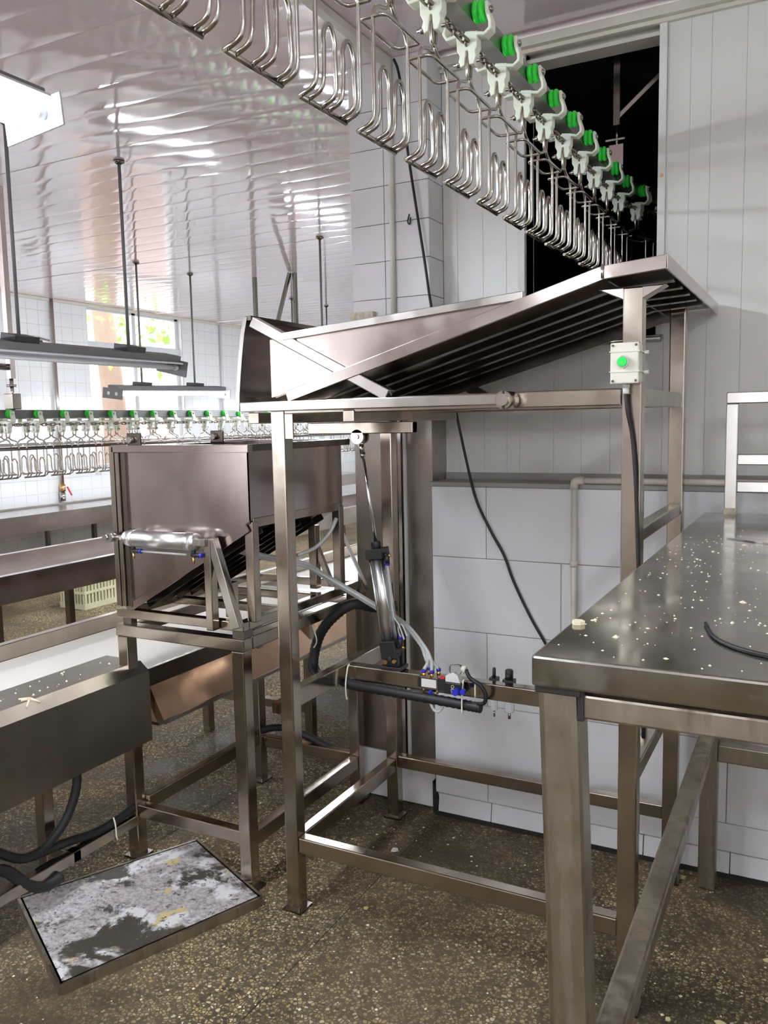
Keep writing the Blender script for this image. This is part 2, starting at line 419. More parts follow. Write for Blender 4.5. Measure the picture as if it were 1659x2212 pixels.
part('cover_strip', MB().box(-1.634,-1.622,CY0-.014,CY0-.004,.2,1.99),'white_paint',wp)
part('cover_strip', MB().box(-1.540,-1.528,CY0-.016,CY0-.004,.2,1.99),'white_paint',wp)
part('corner_angle', MB().box(-1.562,-1.548,CY0-.02,CY0-.002,.2,1.80),'steel_bright',wp)
part('plinth_tile', MB().box(CX0,-1.60,CY0-.012,CY0+.01,.01,.218),'tile_old',wp,.002); part('plinth_tile', MB().box(-1.597,CX1,CY0-.014,CY0+.01,.01,.205),'tile_old',wp,.002)
part('dado_gap_shade', MB().prism([(-1.413,.0),(-1.375,.0),(-1.397,.10),(-1.413,.14)],'y',YW-.002,YW+.03),'gap_shade_burn',wp)  # black wedge painting the shade in the open gap at the dado end
part('pillar_pipe', MB().cyl((-1.573,CY0-.011,1.99),(-1.573,CY0-.011,ZC),.011),'pvc_pipe',wp)
part('wire_stub', MB().tube(smooth([(-1.50,CY0-.001,2.47),(-1.502,CY0-.012,2.44),(-1.495,CY0-.008,2.43),(-1.49,CY0-.010,2.455)]),.003,6),'black_rubber',wp)
part('fixing_bracket', MB().box(-1.765,-1.66,CY0-.03,CY0,2.055,2.10),'rust_plate',wp,.002)
# other walls
struct('wall_partition', MB().box(-1.77,-1.70,3.9,14,0,ZC),'panel_white','white partition wall behind the tiled pillar')
struct('wall_end', MB().box(XL,-1.7,13.9,14,0,ZC),'tile_left','white wall at the far end of the hall')
struct('wall_right', MB().box(2.25,2.35,-4,YP,0,ZC),'panel_white','white wall beyond the right edge of the table')
WY0,WY1,WZ0,WZ1=7.2,8.83,1.15,3.07
wl=struct('wall_left', MB().box(XL-.2,XL-.008,-4,-.4,0,ZC).box(XL-.2,XL-.008,1.2,3.3,0,ZC).box(XL-.2,XL-.008,4.93,WY0,0,ZC).box(XL-.2,XL-.008,3.3,4.93,0,WZ0).box(XL-.2,XL-.008,WY1,14,0,ZC).box(XL-.2,XL-.008,WY0,WY1,0,WZ0).box(XL-.2,XL-.008,-.4,1.2,0,WZ0),'grout_pale','far white tiled wall with a tall window')
T=.155
rows_=[(.30+T*i) for i in range(18)]
small=MB(); nt_=0
tme={}
yy=5.74-T*2
cols=[]
while yy<13.8: cols.append(yy); yy+=T
for yv in cols:
    for zv in rows_:
        y0,y1,z0,z1=yv,yv+T,zv,min(zv+T,ZC)
        if z1-z0<.03: continue
        if y1>WY0 and y0<WY1 and z1>WZ0:
            if y0<WY0-.02: y1=WY0
            elif y1>WY1+.02: y0=WY1
            elif z0<WZ0-.02: z1=WZ0
            else: continue
        mb=MB().box(XL-.01,XL,y0+.0012,y1-.0012,z0+.0012,z1-.0012)
        if nt_<296 and zv>.7:
            part('wall_tile',mb,'tile_left',wl); nt_+=1
        else: small.v and None; o_=len(small.v); small.add(mb.v,mb.f)
part('far_wall_tiles',small,'tile_left',wl,kind='stuff')
part('wall_plaster', MB().box(XL-.01,XL,-4,-.4,0,ZC).box(XL-.01,XL,1.2,3.3,0,ZC).box(XL-.01,XL,4.93,5.42,0,ZC),'tile_left',wl)
def window(name,y0,y1,label):
    w=struct(name, MB().box(XL-.12,XL-.06,y0,y0+.06,WZ0,WZ1).box(XL-.12,XL-.06,y1-.06,y1,WZ0,WZ1).box(XL-.12,XL-.06,y0,y1,WZ0,WZ0+.05).box(XL-.12,XL-.06,y0,y1,WZ1-.04,WZ1),'window_frame',label)
    ym=(y0+y1)/2
    part('mullion', MB().box(XL-.12,XL-.06,ym-.03,ym+.03,WZ0,WZ1),'window_frame',w)
    part('transom', MB().box(XL-.13,XL-.03,y0,y1,2.585,2.66),'window_frame',w)
    for a,b_ in ((y0+.06,ym-.03),(ym+.03,y1-.06)):
        for c_,d_ in ((WZ0+.05,2.585),(2.66,WZ1-.04)):
            part('window_pane', MB().box(XL-.095,XL-.091,a,b_,c_,d_),'window_glass',w)
    part('window_reveal', MB().box(XL-.2,XL,y0+.001,y0+.005,WZ0,WZ1).box(XL-.2,XL,y1-.005,y1-.001,WZ0,WZ1).box(XL-.2,XL+.01,y0,y1,WZ0-.02,WZ0),'white_paint',w)
window('window_1',WY0,WY1,'tall bright window with a transom in the far tiled wall')
window('window_fill_2',-.4,1.2,'added unseen window in the left wall for more daylight')  # unseen window, added to let more light into the hall
window('window_fill_3',3.3,4.93,'second added unseen window in the left wall for more daylight')  # another unseen window added to brighten the hall
FW=[(-6.6,-4.9),(-.8,.9)]
fw=MB().box(XL,2.25,-4.2,-4,0,.95).box(XL,2.25,-4.2,-4,2.75,ZC); xs_=[XL]+[v for p in FW for v in p]+[2.25]
for k in range(0,len(xs_),2): fw.box(xs_[k],xs_[k+1],-4.2,-4,.95,2.75)
wf=struct('wall_front',fw,'wall_pink','wall with windows behind the photographer')
for a,b_ in FW:
    part('mullion', MB().box((a+b_)/2-.03,(a+b_)/2+.03,-4.12,-4.06,.95,2.75).box(a,b_,-4.12,-4.06,1.9,1.96),'window_frame',wf)
    part('window_pane', MB().box(a,b_,-4.10,-4.096,.95,2.75),'window_glass',wf)
# yard outside
solid('yard_ground', MB().box(-16,XL-.2,-4,18,-.3,-.02),'yard','pale ground of the yard outside the window','ground')
solid('yard_wall', MB().box(-11.3,-11.1,4,16,-.02,2.2),'brick_wall','reddish brick wall seen through the lower window panes','wall')
fe=thing('yard_fence','grey bar fence seen through the top window panes','fence',(-11.2,10,2.2))
for i in range(40):
    part('bar', MB().cyl((-11.2,7.5+i*.13,2.2),(-11.2,7.5+i*.13,4.2),.012,6),'window_frame',fe)
part('top_rail', MB().box(-11.22,-11.18,7.4,12.8,4.1,4.14),'window_frame',fe)
tr=thing('yard_tree','tree trunk with sparse green leaves outside the window','tree',(-9.6,9.5,0))
part('trunk', MB().tube(smooth([(-9.6,9.55,0),(-9.62,9.5,1.5),(-9.7,9.45,3),(-9.8,9.3,5)],4),[.2]*5+[.17]*4+[.15]*4,10),'bark',tr)
lf=MB()
for i in range(420):
    c=Vector((R.uniform(-10.3,-8.9),R.uniform(8.0,11.5),R.uniform(2.5,4.6))); s_=R.uniform(.05,.1)
    a=Vector((R.uniform(-1,1),R.uniform(-1,1),R.uniform(-1,1))).normalized(); b_=a.orthogonal().normalized()
    lf.add([c-a*s_,c+b_*s_*.5,c+a*s_,c-b_*s_*.5],[(0,1,2,3)])
part('foliage',lf,'leaf_green',tr,kind='stuff')
# chamber behind the opening; near-black walls stand in for its lack of light
struct('wall_chamber', MB().box(-1.70,-1.66,3.36,8,0,ZC).box(2.2,2.25,3.36,8,0,ZC).box(-1.7,2.25,7.95,8,0,ZC).box(-1.7,2.25,3.36,8,-.02,0).box(-1.7,2.25,3.36,8,ZC,ZC+.05).box(-1.66,OX0-.03,3.352,3.37,0,ZC).box(OX1+.03,2.2,3.352,3.37,0,ZC).box(OX0-.03,OX1+.03,3.352,3.37,0,OZ0),'painted_gloom','room behind the wall opening, its unlit gloom painted dark')

# ---------------------------------------------------------------- overhead conveyors
def build_trolley():
    t=thing('conveyor_trolley','x','trolley',(0,0,0))
    for s in (1,-1):
        part('bracket_arm', MB().ribbon([(-.046,-.022),(-.050,-.036),(-.042,-.05),(-.020,-.048),(-.004,-.046)] if s<0 else [(.058*s,.014),(.0585*s,-.008),(.066*s,-.030),(.066*s,-.046),(.052*s,-.056),(.020*s,-.048),(.004*s,-.046)],.008,-.016,.016),'trolley_plastic',t,.002)
        if s<0: continue
        w=part('wheel', MB().lathe([(-.013,.012),(-.013,.021),(-.009,.0245),(-.004,.0245),(-.002,.021),(.002,.021),(.004,.0245),(.009,.0245),(.013,.021),(.013,.012)],(.036*s,0,0),(1,0,0),24),'wheel_green',t)
        part('axle_bolt', MB().cyl((.03*s,0,0),(.069*s,0,0),.005,10).lathe([(0,.009),(.005,.009)],(.062*s,0,0),(s,0,0),6),'steel_rod',w)
    part('body', MB().prism([(-.018,-.045),(.034,-.045),(.034,-.078),(.029,-.088),(.031,-.100),(.024,-.117),(.013,-.116),(.011,-.084),(.005,-.084),(.002,-.116),(-.008,-.119),(-.013,-.105),(-.010,-.094),(-.017,-.08)],'y',-.014,.014),'trolley_plastic',t,.002)
    part('clamp_bolt', MB().cyl((-.03,0,-.106),(.036,0,-.106),.004,8).lathe([(0,.008),(.007,.008)],(-.022,0,-.106),(1,0,0),6),'steel_rod',t)
    return t
def build_shackle():
    t=thing('bird_shackle','x','shackle',(0,0,0)); X=.008; r=.0042
    part('hanger_loop', MB().tube(smooth([(X,-.010,-.10),(X,-.013,-.12),(X,-.008,-.14),(X,.008,-.14),(X,.013,-.12),(X,.010,-.10),(X,0,-.094)],5,True),r,8,closed=True),'steel_rod',t)
    for s in (-1,1):
        part('side_wire', MB().tube(fillet([(X,.004*s,-.139),(X,.018*s,-.156),(X,.062*s,-.168),(X,.074*s,-.19),(X,.074*s,-.366),(X-.006,.074*s,-.382),(X-.034,.074*s,-.392)],.012),r,8),'steel_rod',t)
    hx=.027; hy=.074
    part('spreader_loop', MB().tube(fillet([(X-hx,-hy,-.192),(X+hx*.7,-hy,-.192),(X+hx,-hy+.012,-.192),(X+hx,hy,-.192),(X-hx*.7,hy,-.192),(X-hx,hy-.012,-.192)],.007,3,True),r*.95,8,closed=True),'steel_rod',t)
    for a,b_,h in ((-.052,-.010,-.268),(.012,.056,-.272)):
        m_=(a+b_)/2; w_=(b_-a)/2
        part('leg_hook', MB().tube([(X-.034,a,-.392)]+fillet([(X-.034,a,-.392),(X-.006,a,-.382),(X,a,-.366),(X,a+w_*.15,-.31)],.01)[1:]+[(X,m_-w_*math.cos(q*PI/8),h-.012-.03*(1-math.sin(q*PI/8))+.012*math.sin(q*PI/8)) for q in range(1,8)]+fillet([(X,b_-w_*.15,-.31),(X,b_,-.366),(X-.006,b_,-.382),(X-.034,b_,-.392)],.01),r,8),'steel_rod',t)
    part('foot_bar', MB().tube([(X-.034,-.078,-.392),(X-.034,.078,-.392)],r*1.2,8),'steel_rod',t)
    return t
TR=build_trolley(); SH=build_shackle()
used=[False]
PITCH=.2032
def unit(loc,rot,tl,sl_,tg,sg,trolley=True):
    if not used[0]:
        a,b_=TR,SH; a.location=loc; b_.location=loc; a.rotation_euler=(0,0,rot); b_.rotation_euler=(0,0,rot); used[0]=True
    else: a=copy_tree(TR,loc,rot); b_=copy_tree(SH,loc,rot+R.uniform(-.03,.03))
    a['label']=tl; a['group']=tg; b_['label']=sl_; b_['group']=sg
XC,ZW=-.78,2.593
YB=3.56; RC=.62
def path(s):   # s measured from Y=0 along the run; bends right inside the dark room
    if s<=YB: return (XC,s,0.)
    a=(s-YB)/RC; a=min(a,PI/2)
    ex=(s-YB)-RC*PI/2
    x=XC+RC*(1-math.cos(a)); y=YB+RC*math.sin(a)
    if ex>0: x+=ex
    return (x,y,-a)
U0=1.937-5*PITCH
for i in range(21):
    x,y,a=path(U0+i*PITCH)
    inside=y>YP
    w_=ordw(i)
    tl=f'white trolley with green wheels, {w_} from the camera end of the overhead rail'
    sl_=f'steel wire bird shackle, {w_} from the camera end of the overhead conveyor'
    unit((x,y,ZW),a,tl,sl_,'trolleys on the overhead conveyor rail','shackles hanging from the overhead conveyor')
def sweep_rect(pts, w, h):
    mb=MB(); vs=[]; n=len(pts)
    for (x,y,a,z) in pts:
        c,s_=math.cos(a),math.sin(a)
        for i,j in ((-1,-1),(1,-1),(1,1),(-1,1)): vs.append((x+c*i*w/2,y+s_*i*w/2,z+j*h/2))
    fs=[(0,3,2,1),tuple(4*(n-1)+k for k in range(4))]
    for k in range(n-1):
        for q in range(4): fs.append((4*k+q,4*k+(q+1)%4,4*k+4+(q+1)%4,4*k+4+q))
    return mb.add(vs,fs)
sp=[.2+i*.12 for i in range(45)]
solid('overhead_rail', sweep_rect([(*path(s),ZW+.006) for s in sp],.042,.05),'rail_grey','grey steel rail of the overhead conveyor passing through the wall opening','rail')
LP=PITCH/6
lk=MB().tube([(0, .0205*(1 if abs(t)<PI/2 else -1)*0+ (.0125 if math.cos(t)>0 else -.0125)+.0085*math.cos(t), .0085*math.sin(t)) for t in [-PI/2+PI*k/5 for k in range(6)]+[PI/2+PI*k/5 for k in range(6)]],.0032,6,closed=True)
lkme=lk.mesh('chain_link'); lkme.materials.append(MATS['chain_metal'])
ch=thing('conveyor_chain','dark link chain threaded through the overhead conveyor trolleys','chain',(XC,U0,ZW-.066))
s_=U0; k=0
while s_<U0+20*PITCH:
    x,y,a=path(s_); o=bpy.data.objects.new('chain_link',lkme); COL.objects.link(o); o.parent=ch
    c,sn=math.cos(a),math.sin(a)
    o.location=(x+.008*c-XC,y+.008*sn-U0,0); o.rotation_euler=(0,(k%2)*PI/2,a); s_+=LP; k+=1
# hanger inside the dark room
hg=thing('rail_hanger','steel hanger post with diagonal brace in the dark opening','hanger',(-.77,3.52,2.62))
part('post', MB().box(-.785,-.76,3.505,3.53,2.80,3.07),'steel_dark',hg); part('ceiling_plate', MB().box(-.81,-.735,3.48,3.555,3.07,3.078),'steel_dark',hg)
part('brace', MB().bar((-.77,3.52,2.83),(-.50,3.52,3.05),.016,.016),'steel_bright',hg)
part('threaded_rod', MB().cyl((-.772,3.517,2.66),(-.772,3.517,2.80),.007),'steel_bright',hg)
part('nut_plate', MB().box(-.81,-.735,3.485,3.55,2.735,2.742),'steel_bright',hg); part('saddle', MB().box(-.80,-.745,3.505,3.512,2.62,2.725),'steel_sheet',hg)

# far conveyors (two runs)
for run,(X,y0,n,zw) in enumerate(((-4.37,3.423-2*PITCH,32,1.738),(-4.75,3.677-3*PITCH,32,1.738))):
    rn=('near','rear')[run]
    for i in range(n):
        unit((X,y0+i*PITCH,zw),0 if run==0 else PI,
            f'small green-wheeled trolley on the {rn} far rail, {ordw(i)} from the left',
            f'thin wire shackle on the {rn} far conveyor, {ordw(i)} from the left',
            f'trolleys on the {rn} far conveyor',f'shackles on the {rn} far conveyor')
    solid('conveyor_rail', MB().box(X-.021,X+.021,y0-.3,y0+n*PITCH+3,zw-.026,zw+.024),'fixture_grey',f'{rn} dark rail of the far conveyor at eye height','rail','rails of the far conveyor',.003)
    cm=MB()
    for k in range(int(n*6)):
        yk=y0+k*LP; rot=k%2
        pts=[]
        for t in [-PI/2+PI*q/3 for q in range(4)]+[PI/2+PI*q/3 for q in range(4)]:
            u=(.0125 if math.cos(t)>0 else -.0125)+.0085*math.cos(t); w_=.0085*math.sin(t)
            pts.append((X+.008+(w_ if rot else 0),yk+u,zw-.066+(0 if rot else w_)))
        cm.tube(pts,.0032,5,closed=True)
    solid('link_chain',cm,'chain_metal',f'link chain below the {rn} rail of the far conveyor','chain','chains of the far conveyor')
    solid('guide_bar', MB().cyl((X+.05,y0-.3,zw-.215),(X+.05,y0+n*PITCH,zw-.215),.006,8),'steel_dark',f'thin guide bar level with the {rn} far shackles','bar','guide bars of the far conveyor')
h1=thing('conveyor_hanger','grey square hanger post at the left edge holding the far rail','hanger',(-4.37,3.48,1.77))
part('post', MB().box(-4.387,-4.353,3.465,3.50,1.95,ZC-.004),'steel_sheet',h1); part('rod', MB().cyl((-4.37,3.48,1.76),(-4.37,3.48,1.96),.012),'steel_bright',h1)
part('bracket', MB().box(-4.41,-4.33,3.45,3.51,1.765,1.86),'steel_dark',h1,.004); part('nut', MB().cyl((-4.37,3.48,1.90),(-4.37,3.48,1.915),.03,6),'steel_bright',h1)
part('arm', MB().cyl((-4.40,3.48,2.02),(-4.40,2.9,2.04),.02,10),'steel_bright',h1)
h2=thing('conveyor_hanger','two dark hanger posts with a slanting brace behind the chute','hanger',(-4.75,6.85,1.77))
for x in (-5.0,-4.53): part('post', MB().box(x-.015,x+.015,6.83,6.87,1.77,ZC-.004),'steel_dark',h2)
part('brace', MB().bar((-4.56,6.81,3.07),(-4.74,6.81,2.55),.03,.03),'steel_dark',h2); part('crossbar', MB().box(-5.05,-4.3,6.83,6.87,1.77,1.81),'steel_dark',h2)

# ---------------------------------------------------------------- light fittings
def fixture(name,label,x,y0,y1,z,rollv,lit,rods,tilt=0.,rodlab='rod'):
    t=thing(name,label,'light',(x,(y0+y1)/2,z),'fluorescent light fittings hung from the ceiling')
    c,s_=math.cos(rollv),math.sin(rollv); ym=(y0+y1)/2
    def W(u,v,y): return (x+u*c-v*s_, y, z+u*s_+v*c+(y-ym)*tilt)
    def qbar(u0,u1,v0,v1,ya,yb):
        mb=MB(); vs=[W(u,v,y) for y in (ya,yb) for u,v in ((u0,v0),(u1,v0),(u1,v1),(u0,v1))]
        return mb.add(vs,[(0,3,2,1),(4,5,6,7),(0,1,5,4),(1,2,6,5),(2,3,7,6),(3,0,4,7)])
    part('housing', qbar(-.06,.06,-.005,.03,y0,y1),'fixture_grey',t,.003)
    part('reflector', qbar(-.10,.10,-.012,-.005,y0+.02,y1-.02),'fixture_white',t)
    for ye in (y0,y1):
        d=.004
        mb=MB(); vs=[]
        ep=part('end_plate', qbar(-.115,.115,-.085,.005,ye-d,ye+d),'fixture_white' if lit and ye==y1 and rodlab=='near' else 'fixture_grey',t,.002)
        sgn=1 if ye==y0 else -1
        for u in (-.045,.045):
            part('lamp_holder', MB().cyl(W(u,-.04,ye-.0045),W(u,-.04,ye+sgn*.03),.016,14),'fixture_white',ep)
    for u in (-.045,.045):
        part('tube', MB().cyl(W(u,-.04,y0+.03),W(u,-.04,y1-.03),.014,14),'tube_lit' if lit else 'tube_off',t)
    for ry in rods:
        p=W(0,.03,ry)
        rd=part('suspension_rod', MB().cyl((x,ry,p[2]),(x,ry,ZC-.002),.009,10),'fixture_grey',t)
        part('ceiling_cup', MB().lathe([(0,.012),(.012,.03),(.02,.03)],(x,ry,ZC-.022),(0,0,1),14),'steel_dark',rd)
        part('saddle_clip', qbar(-.05,.05,.03,.06,ry-.07,ry+.07),'black_plastic',rd)
    return t
fixture('light_fitting','bright lit twin-tube light fitting cut by the upper left edge',-2.01,.35,1.73,2.555,.1,True,(.7,1.2),rodlab='near')
fixture('light_fitting','unlit grey twin-tube fitting hanging at the left below the lit one',-3.43,2.45,3.86,2.035,-.22,False,(2.79,3.506))
fixture('light_fitting','lit twin-tube fitting hanging in front of the far window',-5.40,5.31,6.77,1.985,-.12,True,(5.66,6.37),.02)
fixture('light_fitting','fitting on rods mostly hidden behind the steel chute',-3.52,5.3,6.7,2.03,0,True,(5.69,6.4))
fixture('light_fitting','fitting on thin rods hidden behind the chute far back',-5.5,8.0,9.4,2.03,0,True,(8.24,9.0))
fixture('light_fitting','added unseen lit fitting at the far end of the hall behind the pillar',-3.5,9.6,11.0,2.03,0,True,(9.8,10.8))  # unseen fill lamp, added to brighten the far ceiling
fixture('light_fitting','added unseen lit fitting at the far end of the hall near the tiled wall',-5.6,11.4,12.8,2.03,0,True,(11.6,12.6))  # second unseen lamp added to lift the far hall and ceiling
fixture('light_fitting','lit fitting behind the photographer on the right',.9,-1.2,.2,2.75,0,True,(-1.0,0))
fixture('light_fitting','lit fitting behind the photographer on the left',-1.6,-2.4,-1.0,2.75,0,True,(-2.2,-1.2))
fixture('light_fitting','lit fitting over the hall left of the picture',-5.4,1.2,2.6,2.05,0,True,(1.4,2.4))

# ---------------------------------------------------------------- chute frame
F=thing('chute_stand','tall stainless stand of square posts carrying the sloping chute','stand',(-.99,2.6,0))
w=.05
def post(x0,y0,z1,nm='post',z0=.004): 
    p=part(nm, MB().box(x0,x0+w,y0,y0+w,z0,z1),'steel_post',F,.004); part('foot_plate', MB().box(x0-.012,x0+w+.012,y0-.012,y0+w+.012,0,.008),'steel_dark',p); return p
post(-1.57,2.21,1.69); post(-.467,2.21,1.975); post(-1.57,2.95,1.69); post(-.467,2.94,2.0)
part('side_plate', MB().box(-1.52,-1.49,2.215,2.222,1.60,1.69),'steel_sheet',F)
part('top_rail', MB().box(-1.52,-.467,2.212,2.258,1.677,1.722),'steel_post',F,.004)
part('top_rail', MB().box(-1.52,-.467,2.945,2.99,1.677,1.722),'steel_post',F,.004)
part('top_rail', MB().box(-.462,-.422,2.26,2.94,1.675,1.722),'steel_post',F,.004)
part('mid_rail', MB().box(-.462,-.422,2.26,2.94,1.315,1.352),'steel_post',F,.004)
part('lower_rail', MB().box(-.462,-.422,2.26,2.94,.65,.70),'steel_post',F,.004)
part('lower_rail', MB().box(-1.565,-1.525,2.26,2.95,.705,.768),'steel_post',F,.004)
part('lower_rail', MB().box(-1.565,-1.525,2.26,2.95,.205,.26),'steel_post',F,.004)
part('lower_rail', MB().box(-1.52,-.467,2.214,2.256,.212,.265),'steel_post',F,.004)
part('lower_rail', MB().box(-1.52,-.467,2.956,2.996,.222,.272),'steel_post',F,.004)
part('lower_rail', MB().box(-1.525,-.462,2.566,2.612,.71,.766),'steel_post',F,.004)
part('gusset', MB().prism([(-.53,1.975),(-.36,1.975),(-.417,1.945),(-.467,1.945)],'y',2.212,2.256),'steel_sheet',F,.002)
pv=part('pivot_sleeve', MB().cyl((-.767,2.15,1.70),(-.767,2.212,1.70),.024,20),'steel_post',F)
part('pivot_bolt', MB().cyl((-.767,2.140,1.70),(-.767,2.152,1.70),.016,18).cyl((-.767,2.146,1.676),(-.767,2.146,1.724),.003,6),'steel_bright',pv)

# ---------------------------------------------------------------- chute
C=thing('sloping_chute','stainless chute sloping down left from the wall opening, ribbed underneath','chute',(-.95,2.6,1.7))
def dz(x): return 2.03 if x>-.37 else (2.022+(x+.508)*.075 if x>-.508 else 2.022+(x+.508)*.289)
prof=[(-1.52,dz(-1.52)),(-.508,2.022),(-.36,dz(-.369))]
part('deck', MB().ribbon(prof,.005,2.172,3.235),'steel_dark',C)
part('front_lip', MB().ribbon([(p[0],p[1]-.012) for p in [(-1.475,dz(-1.475)),(-.508,2.022),(-.352,2.034)]],.034,2.165,2.172),'steel_sheet',C,.0015)
part('end_lip', MB().box(-.356,-.350,2.165,3.24,2.003,2.04),'steel_sheet',C,.0015)
part('weld', MB().cyl((-.508,2.163,1.995),(-.508,2.163,2.03),.004,8),'steel_bright',C)
for yv in (2.33,2.47,2.61,2.75,2.89):
    part('rib', MB().ribbon([(-1.50,dz(-1.50)-.018),(-.508,2.004),(-.36,2.012)],.03,yv,yv+.004).ribbon([(-1.50,dz(-1.50)-.033),(-.508,1.989),(-.36,1.997)],.004,yv-.03,yv+.004),'steel_dark',C)
part('rear_apron', MB().ribbon([(-1.50,dz(-1.50)-.03),(-.508,1.985),(-.46,1.99)],.055,2.99,2.997),'steel_dark',C)
part('cross_rib', MB().box(-.50,-.494,2.19,3.2,1.99,2.02),'steel_dark',C)
sw=[(-1.54,1.730),(-1.475,dz(-1.475)),(-.717,dz(-.717)),(-.717,1.972),(-1.54,1.908)]
for yv in (2.178,3.0): part('side_wall', MB().prism(sw,'y',yv,yv+.005),'steel_sheet',C)
for yv in (2.168,2.985): part('top_flange', MB().prism([(-1.487,1.902),(-.719,1.961),(-.719,1.984),(-1.487,1.925)],'y',yv,yv+.028),'steel_bright',C,.002)

# ---------------------------------------------------------------- gate on pivot arms
G=thing('chute_gate','stainless pivoting gate with curved end plate closing the chute','gate',(-1.3,2.6,1.69))
part('front_arm', MB().box(-1.655,-.772,2.163,2.207,1.687,1.718),'steel_bright',G,.003)
part('rear_arm', MB().box(-1.655,-.772,3.01,3.05,1.687,1.718),'steel_post',G,.003)
arc=[(-1.616,1.983),(-1.630,1.93),(-1.641,1.865),(-1.650,1.80),(-1.657,1.74),(-1.660,1.69)]
part('end_plate', MB().ribbon(arc,.004,2.17,3.03),'steel_sheet',G)
for yv in (2.163,3.03): part('edge_strip', MB().ribbon([(p[0]-.004,p[1]) for p in arc],.014,yv,yv+.022),'steel_bright',G)
part('top_strip', MB().box(-1.622,-1.600,2.165,3.05,1.972,1.986),'steel_dark',G)
part('brace', MB().bar((-1.606,2.186,1.968),(-1.128,2.186,1.724),.034,.034),'steel_bright',G,.003)
part('brace', MB().bar((-1.606,3.03,1.968),(-1.128,3.03,1.724),.034,.034),'steel_dark',G,.003)
part('hanger_bar', MB().box(-1.66,-1.24,2.568,2.606,1.607,1.648),'steel_post',G,.003)
part('cross_tube', MB().box(-1.30,-1.262,2.207,3.01,1.649,1.686),'steel_post',G,.003); part('cross_tube', MB().box(-1.655,-1.615,2.207,3.01,1.649,1.686),'steel_post',G,.003)
part('hanger_plate', MB().box(-1.262,-1.24,2.572,2.602,1.61,1.70),'steel_post',G)

# ---------------------------------------------------------------- upright lift cylinder
A=Vector((-1.338,2.59,.768)); B=Vector((-1.458,2.59,1.60)); d=(B-A).normalized()
K=thing('lift_cylinder','upright silver air cylinder with black caps lifting the chute gate','cylinder',A)
def at(t): return A+d*t
Lc=(B-A).length
part('base_bracket', MB().box(-1.378,-1.298,2.556,2.625,.768,.782).box(-1.366,-1.31,2.564,2.58,.782,.83).box(-1.366,-1.31,2.602,2.618,.782,.83).cyl((-1.338,2.55,.812),(-1.338,2.63,.812),.009),'black_plastic',K,.003)
part('bracket_bolt', MB().cyl((-1.352,2.546,.80),(-1.352,2.556,.80),.008,8).cyl((-1.318,2.546,.806),(-1.318,2.556,.806),.007,8),'brass',K)
def cap(t0,t1,h): return MB().bar(at(t0),at(t1),h,h,(0,1,0))
part('bottom_cap', cap(.04,.105,.062),'black_plastic',K,.004)
part('barrel', MB().cyl(at(.10),at(.405),.0265,28),'satin_alu',K)
for sx,sy in ((1,1),(1,-1),(-1,1),(-1,-1)):
    q=Vector((.022*sx,.022*sy,0)); part('tie_rod', MB().cyl(at(.10)+q,at(.405)+q,.0035,8),'chrome',K)
part('top_cap', cap(.40,.437,.066).cyl(at(.437),at(.462),.018,14),'black_plastic',K,.003)
part('piston_rod', MB().cyl(at(.46),at(Lc-.075),.0062,12),'chrome',K)
part('lock_nut', MB().cyl(at(Lc-.078),at(Lc-.062),.011,6).cyl(at(Lc-.062),at(Lc-.03),.009,12),'steel_bright',K)
part('clevis', MB().cyl(B+Vector((0,-.022,-.004)),B+Vector((0,-.010,-.004)),.026,18).cyl(B+Vector((0,.010,-.004)),B+Vector((0,.022,-.004)),.026,18).cyl(B+Vector((0,-.026,-.004)),B+Vector((0,.026,-.004)),.008,10),'steel_sheet',K)
for t in (.085,.415):
    p=at(t)+Vector((.04,-.005,0)); e=part('elbow_fitting', MB().cyl(at(t)+Vector((.028,-.005,0)),p+Vector((.004,0,0)),.009,10).cyl(p,p+Vector((.002,0,.03 if t<.2 else -.03)),.009,10),'black_plastic',K)
    part('release_ring', MB().cyl(p+Vector((.002,0,.03 if t<.2 else -.03)),p+Vector((.002,0,.036 if t<.2 else -.036)),.0095,12),'blue_plastic',e)
    part('speed_screw', MB().cyl(p,p+Vector((.022,-.01,0)),.004,8),'brass',e)
part('air_tube', MB().tube(smooth([at(.415)+Vector((.042,-.005,-.036)),at(.3)+Vector((.038,-.01,0)),at(.2)+Vector((.036,-.012,0)),at(.17)+Vector((.055,-.02,0)),Vector((-1.262,2.52,.90))]),.003,8),'hose_clear',K)
part('air_tube', MB().tube(smooth([at(.085)+Vector((.042,-.005,.036)),at(.15)+Vector((.045,-.01,0)),at(.17)+Vector((.065,-.015,0)),Vector((-1.25,2.52,.91))]),.003,8),'hose_clear',K)

# valve block
V=thing('solenoid_valve','small silver solenoid valve with blue fittings clipped to the lower beam','valve',(-1.17,2.55,.72))
part('body', MB().box(-1.21,-1.145,2.535,2.565,.728,.772),'steel_bright',V,.002); part('end_cap', MB().box(-1.222,-1.21,2.537,2.563,.732,.768).box(-1.145,-1.118,2.535,2.565,.728,.770),'black_plastic',V,.001)
part('indicator', MB().box(-1.138,-1.122,2.54,2.56,.770,.776),'red_plastic',V)
part('coil', MB().box(-1.118,-1.055,2.530,2.562,.722,.765),'black_plastic',V,.004)
part('connector', MB().prism([(-1.115,.765),(-1.06,.765),(-1.07,.79),(-1.085,.80),(-1.115,.785)],'y',2.532,2.56),'white_paint',V,.002)
part('adjuster', MB().cyl((-1.068,2.530,.74),(-1.068,2.505,.74),.011,12).cyl((-1.046,2.530,.742),(-1.046,2.515,.742),.009,12),'blue_plastic',V)
part('name_plate', MB().box(-1.205,-1.15,2.5335,2.535,.736,.764),'white_paint',V)
tc=bpy.data.curves.new('lettering','FONT'); tc.body='OLK'; tc.size=.016; tc.extrude=.0004; tc.materials.append(MATS['white_paint'])
